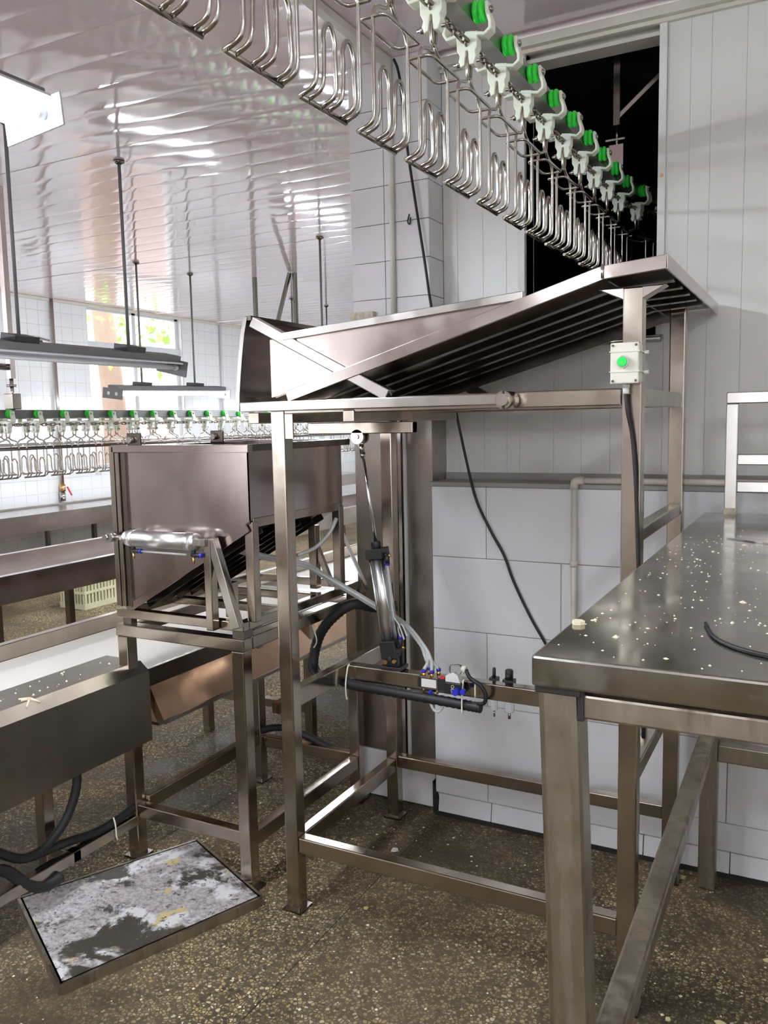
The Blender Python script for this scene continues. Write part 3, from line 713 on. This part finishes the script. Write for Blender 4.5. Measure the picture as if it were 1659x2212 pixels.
tq=bpy.data.objects.new('lettering_curve',tc); lme=bpy.data.meshes.new_from_object(tq); bpy.data.objects.remove(tq); to=bpy.data.objects.new('lettering',lme); COL.objects.link(to); to.parent=V; to.location=(-1.092+1.17,2.5285-2.55,.758-.72); to.rotation_euler=(PI/2,PI/2,0)
for x,yv in ((-1.198,2.54),(-1.168,2.54),(-1.192,2.575),(-1.158,2.575)):
    f_=part('push_fitting', MB().cyl((x,yv,.77),(x,yv,.786),.007,10),'brass',V); part('release_ring', MB().cyl((x,yv,.786),(x,yv,.794),.0085,12),'blue_plastic',f_)
for x in (-1.203,-1.152): part('exhaust_silencer', MB().cyl((x,2.548,.712),(x,2.548,.728),.0045,8),'brass',V)
part('supply_fitting', MB().cyl((-1.177,2.548,.705),(-1.177,2.548,.728),.007,10),'blue_plastic',V)
part('supply_tube', MB().tube(smooth([(-1.177,2.548,.706),(-1.177,2.546,.68),(-1.165,2.545,.655),(-1.145,2.545,.652),(-1.13,2.548,.675),(-1.125,2.55,.70)]),.0055,8),'hose_clear',V)
solid('junction_bag', MB().lathe([(0,.012),(.004,.016),(.03,.018),(.045,.014),(.05,.006)],(-1.103,2.55,.805),(1,0,.1),12),'clear_plastic','crumpled clear plastic bag wrapped over a cable joint above the valve','bag')
solid('cable_connector', MB().cyl((-1.06,2.548,.812),(-1.045,2.548,.81),.012,12),'enclosure_cream','cream cable connector beside the plastic bag','connector')
solid('signal_cable', MB().tube(smooth([(-1.045,2.548,.81),(-1.03,2.54,.79),(-1.01,2.53,.782),(-.985,2.528,.77),(-.968,2.53,.74),(-.975,2.535,.71),(-1.0,2.54,.70)]),.007,10),'black_rubber','black signal cable looping from the valve to the conduit end','cable')
cd=MB(); pts=smooth([(-1.60,2.62,.70),(-1.50,2.555,.698),(-1.3,2.548,.695),(-1.1,2.546,.69),(-.99,2.546,.686)],14)
cd.tube(pts,[.019 if i%2 else .0165 for i in range(len(pts))],12)
solid('corrugated_conduit',cd,'black_rubber','straight black corrugated conduit tied under the front of the beam','conduit')
pts=smooth([(-1.46,2.86,.93),(-1.53,2.82,.925),(-1.60,2.76,.945),(-1.67,2.74,.90),(-1.735,2.74,.83),(-1.77,2.74,.75),(-1.765,2.72,.68),(-1.70,2.68,.66),(-1.60,2.62,.70)],9)
solid('corrugated_conduit',MB().tube(pts,[.022 if i%2 else .0195 for i in range(len(pts))],12),'black_rubber','thick black corrugated conduit curving in a half loop behind the front post','conduit')
def tie(pts,label): solid('cable_tie', MB().tube(smooth(pts,4),.0028,6),'enclosure_cream',label,'cable tie','cable ties on the machine')
tie([(-1.505,2.556,.772),(-1.505,2.542,.76),(-1.505,2.527,.71),(-1.505,2.527,.67),(-1.50,2.525,.65)],'pale cable tie at the left end of the beam')
tie([(-1.055,2.556,.772),(-1.055,2.544,.765),(-1.052,2.526,.71),(-1.05,2.522,.665)],'long pale cable tie right of the solenoid valve')
tie([(-1.01,2.556,.772),(-1.012,2.548,.77),(-1.012,2.546,.72)],'short pale cable tie beside the looping signal cable')
tie([(-1.745,2.70,.90),(-1.745,2.692,.86),(-1.735,2.70,.80),(-1.75,2.70,.77)],'pale cable tie hanging on the hopper stand rail')
# filter bowls
for x,r_,h,cap_r,lab in ((-.975,.012,.055,.006,'slim clear lubricator bowl with small black cap under the beam'),(-.921,.017,.062,.014,'wide clear filter bowl with tall black knob under the beam')):
    t=thing('air_filter',lab,'filter',(x,2.625,.63),'air treatment bowls on the beam')
    part('bowl', MB().lathe([(0,r_*.5),(.006,r_),(h,r_),(h+.02,r_)],(x,2.63,.652),(0,0,1),16),'clear_plastic',t)
    part('drain', MB().cyl((x,2.63,.632),(x,2.63,.654),r_*.3,8),'steel_bright',t)
    part('head', MB().box(x-r_*1.1,x+r_*1.1,2.613,2.647,.71,.77),'black_plastic',t)
    part('knob', MB().lathe([(0,cap_r),(.03,cap_r),(.034,cap_r*.8)],(x,2.63,.77),(0,0,1),12),'black_plastic',t)
# bundle of clear hoses
hb=thing('air_hose_bundle','bundle of clear air hoses sagging from the hopper to the solenoid valve','hose',(-1.4,2.5,.78))
for k,(ox,oz) in enumerate(((0,0),(.007,.006),(-.006,.007),(.004,-.006))):
    e=((-1.198,2.54),(-1.168,2.54),(-1.192,2.575),(-1.158,2.575))[k]
    part('hose', MB().tube(smooth([(-2.0+ox,2.45,1.20+oz),(-1.80,2.46+ox,1.165+oz),(-1.688+ox,2.55,1.13+oz),(-1.643,2.62+ox,1.076+oz),(-1.453,2.665+ox,.968+oz),(-1.334+ox,2.655,.915+oz),(-1.235+ox,2.60,.86+oz),(-1.195+ox*1.5,2.57,.825),(e[0],e[1],.794)],6),.0062,8),'hose_clear',hb)
solid('air_hose', MB().tube(smooth([(-1.66,2.75,1.28),(-1.68,2.72,1.22),(-1.72,2.68,1.17),(-1.76,2.62,1.15)]),.008,8),'hose_clear','short clear hose curving down below the hopper','hose')

# ---------------------------------------------------------------- button box
Bx=thing('push_button_box','cream plastic control box with green push button strapped to the post','switch box',(-.449,2.19,1.73))
part('enclosure', MB().box(-.484,-.415,2.163,2.209,1.732,1.832),'enclosure_cream',Bx,.005); part('lid', MB().box(-.485,-.414,2.155,2.163,1.731,1.833),'enclosure_cream',Bx,.004)
for x in (-.478,-.421):
    for z in (1.738,1.826): part('screw', MB().cyl((x,2.1545,z),(x,2.152,z),.0032,8),'steel_dark',Bx)
bz=part('button_bezel', MB().lathe([(0,.0155),(.008,.0155),(.012,.0145)],(-.452,2.156,1.785),(0,-1,0),22),'chrome',Bx)
part('button', MB().lathe([(0,.0125),(.016,.0125),(.017,.011)],(-.452,2.156,1.785),(0,-1,0),22),'button_green',bz)
for z in (1.761,1.811): part('strap', MB().box(-.487,-.412,2.153,2.262,z-.0015,z+.0015),'enclosure_cream',Bx); part('strap_head', MB().box(-.412,-.402,2.215,2.225,z-.004,z+.004),'enclosure_cream',Bx)
part('cable_gland', MB().cyl((-.452,2.19,1.731),(-.452,2.19,1.722),.010,12).cyl((-.452,2.19,1.722),(-.452,2.19,1.706),.0085,8),'white_paint',Bx)
solid('control_cable', MB().tube(smooth([(-.452,2.19,1.71),(-.447,2.19,1.66),(-.437,2.20,1.60),(-.428,2.2,1.50),(-.424,2.205,1.40),(-.418,2.205,1.25),(-.405,2.207,1.05),(-.40,2.205,.8)]),.0055,10),'black_rubber','black cable hanging from the push button box behind the table','cable')
solid('power_cable', MB().tube(smooth([(-1.545,3.085,3.06),(-1.52,3.085,2.98),(-1.49,3.085,2.70),(-1.425,3.085,2.28),(-1.39,3.07,2.09),(-1.33,3.06,1.86),(-1.287,3.06,1.68),(-1.245,3.055,1.50),(-1.202,3.055,1.334),(-1.14,3.055,1.21),(-1.088,3.055,1.12),(-1.05,3.055,1.02),(-.985,3.055,.89),(-.925,3.055,.79),(-.86,3.05,.68),(-.80,3.05,.5)]),.0055,10),'black_rubber','long black cable hanging down the pillar and across the dado tiles','cable')
pp=thing('pvc_water_pipe','cream plastic pipe along the dado ledge with elbow turning down','pipe',(-.815,3.05,.3))
part('run', MB().cyl((-.79,3.045,1.418),(.4,3.045,1.418),.011,12),'pvc_pipe',pp); part('drop', MB().cyl((-.812,3.045,.3),(-.812,3.045,1.40),.0105,12),'pvc_pipe',pp)
part('elbow', MB().tube(fillet([(-.812,3.045,1.385),(-.812,3.045,1.418),(-.775,3.045,1.418)],.02,6),.0145,14),'pvc_pipe',pp); part('coupling', MB().cyl((-.812,3.045,1.095),(-.812,3.045,1.12),.0145,14),'pvc_pipe',pp)

# ---------------------------------------------------------------- table on the right
Tb=thing('steel_work_table','big dirty stainless work table in the right foreground','table',(.3,2.0,0))
ZT=1.324; TX0,TX1,TY0,TY1=-.35,.95,1.09,2.965
part('table_top', MB().box(TX0,TX1,TY0,TY1,1.280,ZT),'steel_table',Tb,.004)
def bent(xt,xb,yv,z1): 
    mb=MB(); vs=[(xb,yv,.0),(xb+.058,yv,0),(xb+.058,yv+.058,0),(xb,yv+.058,0),(xt,yv,z1),(xt+.058,yv,z1),(xt+.058,yv+.058,z1),(xt,yv+.058,z1)]
    return mb.add(vs,[(0,3,2,1),(4,5,6,7),(0,1,5,4),(1,2,6,5),(2,3,7,6),(3,0,4,7)])
lg=part('leg', bent(-.345,-.302,1.098,1.28),'steel_leg',Tb,.010); part('weld_burn', MB().box(-.347,-.283,1.0955,1.16,1.270,1.282).box(-.2885,-.279,1.10,1.15,1.235,1.285),'gap_shade_burn',lg,.002)
part('leg', bent(-.345,-.345,2.945,1.28),'steel_leg',Tb,.008); part('leg', bent(.88,.88,1.098,1.28),'steel_leg',Tb,.008); part('leg', bent(.88,.88,2.9,1.28),'steel_leg',Tb,.008)
part('apron_rail', MB().box(-.287,.88,1.105,1.15,1.237,1.272),'steel_leg',Tb,.004); part('apron_rail', MB().box(-.34,-.295,1.156,2.945,1.237,1.272),'steel_leg',Tb,.004)
part('side_rail', MB().bar((-.295,1.15,.575),(-.318,2.95,.56),.05,.05),'steel_leg',Tb,.006)
part('rear_rail', MB().box(-.287,.88,2.95,3.0,.468,.528),'steel_leg',Tb,.004)
Rl=thing('guard_rail','pale stainless guard rail standing on the rear edge of the table','railing',(-.27,2.93,ZT))
part('post', MB().box(-.285,-.248,2.925,2.962,ZT,1.683),'steel_bright',Rl,.003); part('post', MB().box(.85,.887,2.925,2.962,ZT,1.683),'steel_bright',Rl,.003)
part('rail', MB().box(-.285,.887,2.925,2.962,1.683,1.720),'steel_bright',Rl,.003); part('rail', MB().box(-.248,.85,2.927,2.96,1.485,1.520),'steel_bright',Rl,.003); part('rail', MB().box(-.248,.85,2.927,2.96,1.396,1.432),'steel_bright',Rl,.003)
part('rust_patch', MB().box(-.2855,-.2475,2.9245,2.9625,ZT,1.345),'rust_plate',Rl)
# crumbs, offcuts on the table
cr=MB()
for i in range(260):
    x=-.33+abs(R.gauss(0,.22)); yv=R.uniform(1.12,2.3) if R.random()<.75 else R.uniform(1.1,2.9)
    if x>.9: continue
    s_=R.uniform(.0007,.0024)*(2 if R.random()<.06 else 1); a=R.uniform(0,PI); dx,dy=math.cos(a)*s_*R.uniform(1,2),math.sin(a)*s_
    cr.add([(x-dx,yv-dy,ZT),(x+dy,yv-dx,ZT),(x+dx,yv+dy,ZT),(x-dy,yv+dx,ZT),(x,yv,ZT+s_*.8)],[(0,1,4),(1,2,4),(2,3,4),(3,0,4),(3,2,1,0)])
solid('meat_crumbs',cr,'feather','pale crumbs scattered over the dirty table top','crumbs',kind='stuff')
def shard(name,pts,z,th,mat,label,cat,group=None): return solid(name, MB().prism(pts,'z',z,z+th),mat,label,cat,group)
shard('fat_scrap',[(-.345,1.285),(-.34,1.275),(-.33,1.278),(-.325,1.287),(-.333,1.296),(-.342,1.294)],ZT+.0003,.006,'feather','pale scrap of fat at the left corner edge of the table','scrap')
shard('metal_offcut',[(-.22,2.34),(-.13,2.28),(.02,2.27),(.05,2.33),(-.08,2.345)],ZT+.0003,.003,'steel_bright','bright metal offcut lying on the table below the guard rail','offcut')
shard('paper_scrap',[(-.04,1.44),(-.012,1.38),(.06,1.40),(.05,1.52),(-.02,1.51)],ZT+.0003,.0015,'white_paint','white paper scrap at the right edge of the table','paper')
solid('wire_offcut', MB().tube(smooth([(-.155,1.36,ZT+.003),(-.13,1.27,ZT+.003),(-.08,1.215,ZT+.003),(.0,1.19,ZT+.003),(.1,1.2,ZT+.003)]),.0028,6),'black_rubber','dark curved wire lying on the table top','wire')

# ---------------------------------------------------------------- hopper stand and hopper
Hs=thing('hopper_stand','stainless square-tube stand under the left hopper','stand',(-2.03,2.65,0))
def hp(x,yv):
    p=part('leg', MB().box(x,x+w,yv,yv+w,.004,.87),'steel_post',Hs,.004); part('foot_plate', MB().box(x-.014,x+w+.014,yv-.014,yv+w+.014,0,.008),'steel_dark',p)
hp(-2.325,2.24); hp(-1.79,2.24); hp(-2.30,3.0); hp(-1.79,3.02)
part('top_rail', MB().box(-2.33,-1.735,2.238,2.29,.87,.915),'steel_post',Hs,.004); part('top_rail', MB().box(-1.79,-1.735,2.29,3.36,.87,.915),'steel_post',Hs,.004)
part('top_rail', MB().box(-2.33,-2.275,2.29,3.36,.87,.915),'steel_post',Hs,.004); part('top_rail', MB().box(-2.275,-1.79,3.02,3.07,.87,.915),'steel_post',Hs,.004)
part('lower_rail', MB().box(-2.275,-1.79,2.245,2.285,.165,.215),'steel_post',Hs,.004); part('lower_rail', MB().box(-1.785,-1.745,2.29,3.02,.15,.205),'steel_post',Hs,.004)
part('lower_rail', MB().box(-2.295,-2.255,2.29,3.0,.18,.235),'steel_post',Hs,.004); part('lower_rail', MB().box(-2.25,-1.79,3.02,3.06,.165,.215),'steel_post',Hs,.004)
Hp=thing('tipping_hopper','pinkish stainless hopper with sloping ribbed floor on the left stand','hopper',(-2.0,2.6,.94))
HY0,HY1=2.255,2.86
fp=[(-2.285,.985),(-2.285,1.575),(-1.70,1.575),(-1.70,1.325)]
part('front_wall', MB().prism(fp,'y',HY0,HY0+.004),'steel_sheet',Hp); part('rear_wall', MB().prism(fp,'y',HY1,HY1+.004),'steel_sheet',Hp)
part('end_wall', MB().box(-1.704,-1.70,HY0,HY1,1.325,1.575),'steel_sheet',Hp)
part('floor_sheet', MB().ribbon([(-2.285,.98),(-1.70,1.32)],.004,HY0,HY1+.004),'steel_dark',Hp)
part('slope_flange', MB().ribbon([(-2.275,.972),(-1.71,1.302)],.028,HY0-.006,HY0),'steel_sheet',Hp)
part('rear_gate', MB().box(-2.292,-2.287,HY0,HY1,.985,1.575),'steel_dark',Hp)
for yv in (2.34,2.42,2.50,2.58,2.66,2.74): part('floor_rib', MB().ribbon([(-2.26,.975),(-1.72,1.288)],.028,yv,yv+.004),'steel_dark',Hp)
part('top_flange', MB().box(-2.30,-1.685,2.235,2.262,1.555,1.582),'steel_sheet',Hp,.002); part('top_flange', MB().box(-1.712,-1.685,2.262,2.91,1.558,1.582),'steel_dark',Hp,.002); part('top_flange', MB().box(-2.30,-1.712,2.862,2.885,1.555,1.582),'steel_sheet',Hp,.002)
part('end_flange', MB().box(-1.715,-1.697,2.27,2.86,1.30,1.332),'steel_post',Hp,.002)
part('corner_post', MB().box(-2.312,-2.29,2.235,2.262,.985,1.578),'steel_post',Hp,.002); part('corner_post', MB().box(-2.288,-2.27,2.238,2.262,.985,1.555),'steel_post',Hp,.002); part('corner_post', MB().box(-2.268,-2.246,2.246,2.256,.985,1.555),'steel_dark',Hp,.001)
for x,yv in ((-2.215,2.265),(-2.215,2.735)):
    l_=part('pivot_lug', MB().box(x-.035,x+.03,yv,yv+.01,1.575,1.625),'steel_dark',Hp,.003); part('lug_bolt', MB().cyl((x-.008,yv-.018,1.60),(x-.008,yv,1.60),.012,6),'steel_bright',l_)
for z_ in (.94,):
    part('base_rail', MB().box(-2.32,-1.735,2.24,2.275,.942,.975),'steel_post',Hp,.003); part('base_rail', MB().box(-2.32,-1.735,3.03,3.065,.942,.975),'steel_post',Hp,.003)
    part('base_rail', MB().box(-2.32,-2.285,2.275,3.03,.942,.975),'steel_post',Hp,.003); part('base_rail', MB().box(-1.77,-1.735,2.275,3.03,.942,.975),'steel_post',Hp,.003)
    for yv in (2.5,2.75): part('cross_rail', MB().box(-2.285,-1.77,yv,yv+.035,.944,.973),'steel_post',Hp,.003)
part('base_pad', MB().box(-2.30,-2.26,2.25,2.28,.915,.942).box(-1.79,-1.74,2.25,2.30,.915,.942).box(-2.30,-2.26,3.03,3.06,.915,.942).box(-1.79,-1.74,3.03,3.06,.915,.942),'steel_dark',Hp)
for x,yv,z1 in ((-1.73,2.26,1.32),(-1.73,2.83,1.32),(-1.845,2.83,1.235),(-1.845,2.285,1.10)):
    part('support_post', MB().box(x,x+.035,yv,yv+.035,.975,z1),'steel_post',Hp,.003)
part('support_brace', MB().bar((-1.84,2.85,1.20),(-1.75,2.85,.99),.02,.02),'steel_post',Hp); part('support_brace', MB().bar((-1.75,2.90,1.25),(-1.66,2.98,.96),.03,.012),'steel_bright',Hp)
ap=part('cylinder_post', MB().box(-1.862,-1.832,2.20,2.235,.945,1.265),'steel_post',Hp,.003)
part('cylinder_brace', MB().bar((-1.835,2.218,1.262),(-1.742,2.222,.96),.034,.03,(0,1,0)),'steel_bright',Hp,.003)
Hc=thing('tilt_cylinder','horizontal silver air cylinder mounted across the hopper front','cylinder',(-2.02,2.19,1.22))
yc=2.195; zc_=1.252
part('barrel', MB().cyl((-2.165,yc,zc_),(-1.925,yc,zc_),.030,28),'satin_alu',Hc); part('end_cap', MB().lathe([(0,.016),(.01,.026),(.03,.0305),(.055,.0305)],(-2.215,yc,zc_),(1,0,0),24),'satin_alu',Hc); part('end_cap', MB().lathe([(0,.0305),(.04,.0305),(.045,.024)],(-1.925,yc,zc_),(1,0,0),24),'satin_alu',Hc)
part('rear_ear', MB().box(-1.885,-1.845,yc-.006,yc+.006,zc_-.014,zc_+.014),'steel_bright',Hc,.003); part('piston_rod', MB().cyl((-2.255,yc,zc_),(-2.21,yc,zc_),.009,12),'chrome',Hc)
part('rod_clevis', MB().cyl((-2.275,yc-.018,zc_),(-2.275,yc+.018,zc_),.018,14).cyl((-2.29,yc-.024,zc_),(-2.29,yc+.03,zc_),.012,10),'steel_rod',Hc)
for x in (-2.175,-1.90):
    e=part('port_fitting', MB().cyl((x,yc,zc_-.028),(x,yc,zc_-.045),.008,10).cyl((x-.006,yc,zc_-.045),(x+.03,yc,zc_-.045),.008,10),'black_plastic',Hc); part('release_ring', MB().cyl((x+.03,yc,zc_-.045),(x+.038,yc,zc_-.045),.0085,12),'blue_plastic',e); part('speed_screw', MB().cyl((x,yc,zc_-.053),(x,yc,zc_-.075),.004,8),'brass',e)
part('air_tube', MB().cyl((-2.137,yc,zc_-.045),(-1.93,yc,zc_-.046),.004,8),'hose_clear',Hc)

# ---------------------------------------------------------------- belt conveyor under the hopper, guard hood, benches
Bc=thing('belt_conveyor','white belt conveyor running under the hopper','conveyor',(-2.6,4,0))
part('belt', MB().box(-2.91,-2.29,.4,9,.700,.714),'belt_white',Bc)
part('far_side_rail', MB().box(-2.955,-2.915,.4,9,.690,.780),'steel_post',Bc,.003)
part('near_side_rail', MB().box(-2.285,-2.262,2.33,9,.655,.724),'steel_dark',Bc,.002)
part('side_pan', MB().prism([(-2.30,.655),(-2.262,.655),(-2.20,.53),(-2.24,.53)],'y',2.33,9),'steel_brown',Bc)
part('pan_flange', MB().box(-2.235,-2.19,2.33,9,.515,.530),'steel_bright',Bc)
part('bottom_pan', MB().box(-2.92,-2.235,2.34,9,.50,.512).box(-2.92,-2.48,.5,2.34,.50,.512),'steel_brown',Bc)
part('low_rail', MB().box(-2.25,-2.21,3.1,9,.30,.35),'steel_brown',Bc)
for yv in (1.3,3.4,5.0,6.6):
    for x in (-2.93,-2.27): part('leg', MB().box(x,x+.045,yv,yv+.045,0,.69 if x<-2.5 else .655),'steel_post',Bc,.003)
    part('leg_tie', MB().box(-2.885,-2.27,yv,yv+.04,.2,.24),'steel_post',Bc)
Gh=thing('drive_guard','dark stainless guard box with slanted top edge beside the belt','guard',(-2.36,1.7,.45))
part('sheet_cover', MB().prism([(-2.25,.45),(-2.25,.722),(-2.292,.757),(-2.47,.757),(-2.47,.70),(-2.466,.70),(-2.466,.753),(-2.294,.753),(-2.254,.72),(-2.254,.45)],'y',.9,2.318),'steel_guard',Gh)
part('end_cover', MB().prism([(-2.252,.45),(-2.252,.72),(-2.292,.755),(-2.33,.755),(-2.33,.45)],'y',2.316,2.32),'steel_guard',Gh)
for yv in (1.05,1.92): 
    part('leg', MB().box(-2.44,-2.395,yv,yv+.045,0,.75),'steel_post',Gh,.003)
part('base_rail', MB().box(-2.31,-2.27,1.1,2.24,.135,.175),'steel_post',Gh,.003)
part('base_rail', MB().box(-2.40,-2.27,1.93,1.965,.135,.175),'steel_post',Gh,.003)
def hose(name,pts,r,label):
    p=smooth(pts,9); solid(name, MB().tube(p,[r if i%2 else r*.9 for i in range(len(p))],12),'black_rubber',label,'conduit')
hose('corrugated_conduit',[(-2.28,1.975,.50),(-2.275,1.965,.40),(-2.285,1.92,.30),(-2.30,1.84,.235),(-2.31,1.76,.23),(-2.32,1.66,.30),(-2.33,1.55,.38)],.017,'black conduit drooping in a curve below the drive guard')
hose('corrugated_conduit',[(-2.30,2.26,.20),(-2.29,2.15,.19),(-2.30,2.05,.185),(-2.31,1.95,.20),(-2.34,1.82,.20)],.017,'black conduit tied along the base rail below the guard')
hose('corrugated_conduit',[(-2.26,1.865,.125),(-2.27,1.80,.12),(-2.28,1.74,.16),(-2.29,1.68,.23),(-2.29,1.6,.28)],.020,'short thick black conduit with open end at the lower left')
hose('corrugated_conduit',[(-2.26,3.02,.24),(-2.20,3.03,.26),(-2.12,3.04,.265),(-2.02,3.05,.24),(-1.90,3.06,.20),(-1.80,3.08,.17)],.017,'black conduit lying along the rear rail of the hopper stand')
tie([(-2.27,2.12,.22),(-2.262,2.12,.19),(-2.262,2.122,.15),(-2.266,2.13,.13)],'pale cable tie around the conduit on the base rail')
def bench(name,label,xn,xf,z,zb,zbelt,y0,y1,legs):
    t=thing(name,label,'bench',((xn+xf)/2,(y0+y1)/2,0))
    part('near_panel', MB().box(xn-.02,xn,y0,y1,zb,z),'steel_sheet',t); part('far_panel', MB().box(xf,xf+.02,y0,y1,zb,z),'steel_sheet',t)
    part('near_lip', MB().box(xn-.05,xn,y0,y1,z,z+.008),'steel_bright',t); part('far_lip', MB().box(xf,xf+.05,y0,y1,z,z+.008),'steel_bright',t)
    part('trough', MB().box(xf+.02,xn-.02,y0,y1,zbelt-.01,zbelt),'steel_bright',t)
    for yv in legs:
        for x in (xn-.06,xf+.02): part('leg', MB().box(x,x+.04,yv,yv+.04,0,zb),'steel_dark',t)
bench('trough_bench','dark-sided stainless trough bench below the far conveyor',-4.13,-4.90,.80,.645,.70,1.5,11,(3.62,5.05,7,9))
bench('wall_bench','long stainless bench along the far tiled wall',-6.82,-7.62,.80,.63,.79,2,12.5,(5.0,6.35,8,10))
ctl=thing('plastic_crate','cream slatted plastic crate on the floor under the benches','crate',(-6.04,5.6,0))
cx0,cx1,cy0,cy1,chh=-6.2,-5.88,5.3,5.85,.30
part('base', MB().box(cx0,cx1,cy0,cy1,.0,.012),'box_cream',ctl)
for z0,z1 in ((.012,.05),(.14,.165),(.265,.30)):
    part('band', MB().box(cx0,cx1,cy0,cy0+.012,z0,z1).box(cx0,cx1,cy1-.012,cy1,z0,z1).box(cx0,cx0+.012,cy0+.012,cy1-.012,z0,z1).box(cx1-.012,cx1,cy0+.012,cy1-.012,z0,z1),'box_cream',ctl)
for i in range(9):
    x=cx0+.01+i*(cx1-cx0-.035)/8; part('slat', MB().box(x,x+.016,cy0+.002,cy0+.008,.05,.265),'box_cream',ctl)
for i in range(14):
    yv=cy0+.01+i*(cy1-cy0-.035)/13; part('slat', MB().box(cx1-.008,cx1-.002,yv,yv+.02,.05,.265),'box_cream',ctl)
part('lining', MB().box(cx0+.016,cx1-.016,cy0+.016,cy1-.016,.012,.24),'box_cream',ctl)
# water pipe with valve on far wall
wpn=thing('wall_pipe','grey vertical water pipe with brass valve on the far tiled wall','pipe',(-7.62,6.64,.8))
part('riser', MB().cyl((-7.64,6.67,.82),(-7.64,6.67,ZC-.01),.02,12),'steel_sheet',wpn); part('tee', MB().cyl((-7.64,6.67,1.42),(-7.64,6.67,1.50),.032,12).cyl((-7.66,6.67,1.46),(-7.60,6.67,1.46),.025,10),'rust_plate',wpn)
vb=part('valve_body', MB().cyl((-7.63,6.66,.93),(-7.63,6.66,1.01),.032,8),'brass',wpn); part('valve_handle', MB().bar((-7.59,6.69,.98),(-7.58,6.74,.88),.02,.012),'red_plastic',vb); part('collar', MB().cyl((-7.64,6.66,.82),(-7.64,6.66,.92),.035,12),'steel_bright',wpn)
tp=thing('wall_tap','small dark tap stub on the far tiled wall left of the pipe','tap',(-7.62,6.45,2.55))
part('stub', MB().cyl((-7.68,6.40,2.57),(-7.58,6.46,2.57),.03,10),'steel_dark',tp); part('handle', MB().bar((-7.57,6.40,2.62),(-7.57,6.55,2.60),.02,.02),'steel_sheet',tp); part('spout', MB().cyl((-7.58,6.46,2.57),(-7.57,6.46,2.47),.018,8),'steel_sheet',tp)
wv=thing('pipe_stub','thin pipe with red handle on the far wall beyond the hopper','pipe',(-7.62,11.6,.9))
part('riser', MB().cyl((-7.65,9.62,.8),(-7.65,9.62,ZC-.01),.018,10),'tile_old',wv); part('handle', MB().box(-7.62,-7.55,11.5,11.62,1.18,1.24),'red_plastic',wv)

# ---------------------------------------------------------------- floor board and litter
Bd=thing('floor_board','white board with black and yellow stains lying on the floor','board',(-2.02,1.99,0))
c4=[Vector((-2.415,1.815)),Vector((-2.125,2.40)),Vector((-1.665,2.19)),Vector((-1.925,1.56))]
part('panel', MB().prism([tuple(v) for v in c4],'z',.018,.034),'stained_board',Bd,.002)
for i in range(4):
    a,b_=c4[i],c4[(i+1)%4]; part('edge_strip', MB().bar((a.x,a.y,.017),(b_.x,b_.y,.017),.016,.034),'steel_leg',Bd)
def litter(name,x,y,z,s_,mat,label,cat,group=None):
    n=6; pts=[(x+math.cos(k*PI*2/n)*s_*R.uniform(.4,1.1),y+math.sin(k*PI*2/n)*s_*R.uniform(.4,1.1)) for k in range(n)]
    solid(name, MB().prism(pts,'z',z+.0005,z+.004),mat,label,cat,group)
litter('dry_leaf',-.42,1.95,0,.016,'leaf_dry','dry leaf on the dark floor under the table, beside a frame foot','leaf')
litter('dry_leaf',-.20,2.28,0,.016,'leaf_dry','larger pointed dry leaf on the floor under the table','leaf')
litter('dry_leaf',-.10,2.62,0,.013,'leaf_dry','dry leaf near the right edge of the floor under the table','leaf')
litter('dry_leaf',-.33,2.23,0,.010,'leaf_dry','small dry leaf on the floor left of the pointed leaf','leaf')
litter('yellow_scrap',-1.33,2.33,0,.013,'leaf_dry','yellow scrap on the floor below the front rail','scrap')
litter('yellow_scrap',-1.66,2.62,0,.012,'leaf_dry','yellow scrap on the floor between the two stands','scrap')
litter('pale_scrap',-.40,2.99,0,.018,'leaf_dry','pale scraps at the foot of the rear right post','scrap')
litter('pink_scrap',-1.42,2.72,0,.02,'tile_old','pale pinkish scrap near the pillar foot','scrap')
ft=thing('chicken_foot','pale three-toed chicken foot lying on the drive guard','foot',(-2.30,1.82,.757))
for a,b_ in (((-2.30,1.82,.760),(-2.33,1.80,.760)),((-2.30,1.82,.760),(-2.275,1.785,.745)),((-2.30,1.82,.760),(-2.275,1.84,.745)),((-2.30,1.82,.760),(-2.305,1.79,.762))):
    part('toe', MB().tube([a,b_],[.006,.003],8),'feather',ft)
gm=MB()
for i in range(24):
    x=R.uniform(-2.45,-2.30); yv=R.uniform(1.7,2.24); s_=R.uniform(.002,.006)
    gm.add([(x-s_,yv,.757),(x,yv-s_,.757),(x+s_,yv,.757),(x,yv+s_,.757),(x,yv,.757+s_)],[(0,1,4),(1,2,4),(2,3,4),(3,0,4),(3,2,1,0)])
solid('guard_crumbs',gm,'feather','pale scraps scattered on top of the drive guard','crumbs',kind='stuff')
fm=MB()
for i in range(420):
    x=R.uniform(-2.4,.3); yv=R.uniform(1.3,2.95); s_=R.uniform(.0015,.0045)
    a=R.uniform(0,PI); dx,dy=math.cos(a)*s_*1.6,math.sin(a)*s_
    fm.add([(x-dx,yv-dy,.0),(x+dy,yv-dx,0),(x+dx,yv+dy,0),(x-dy,yv+dx,0),(x,yv,s_*.5)],[(0,1,4),(1,2,4),(2,3,4),(3,0,4),(3,2,1,0)])
solid('floor_crumbs',fm,'feather','tiny pale crumbs scattered over the terrazzo floor','crumbs',kind='stuff')
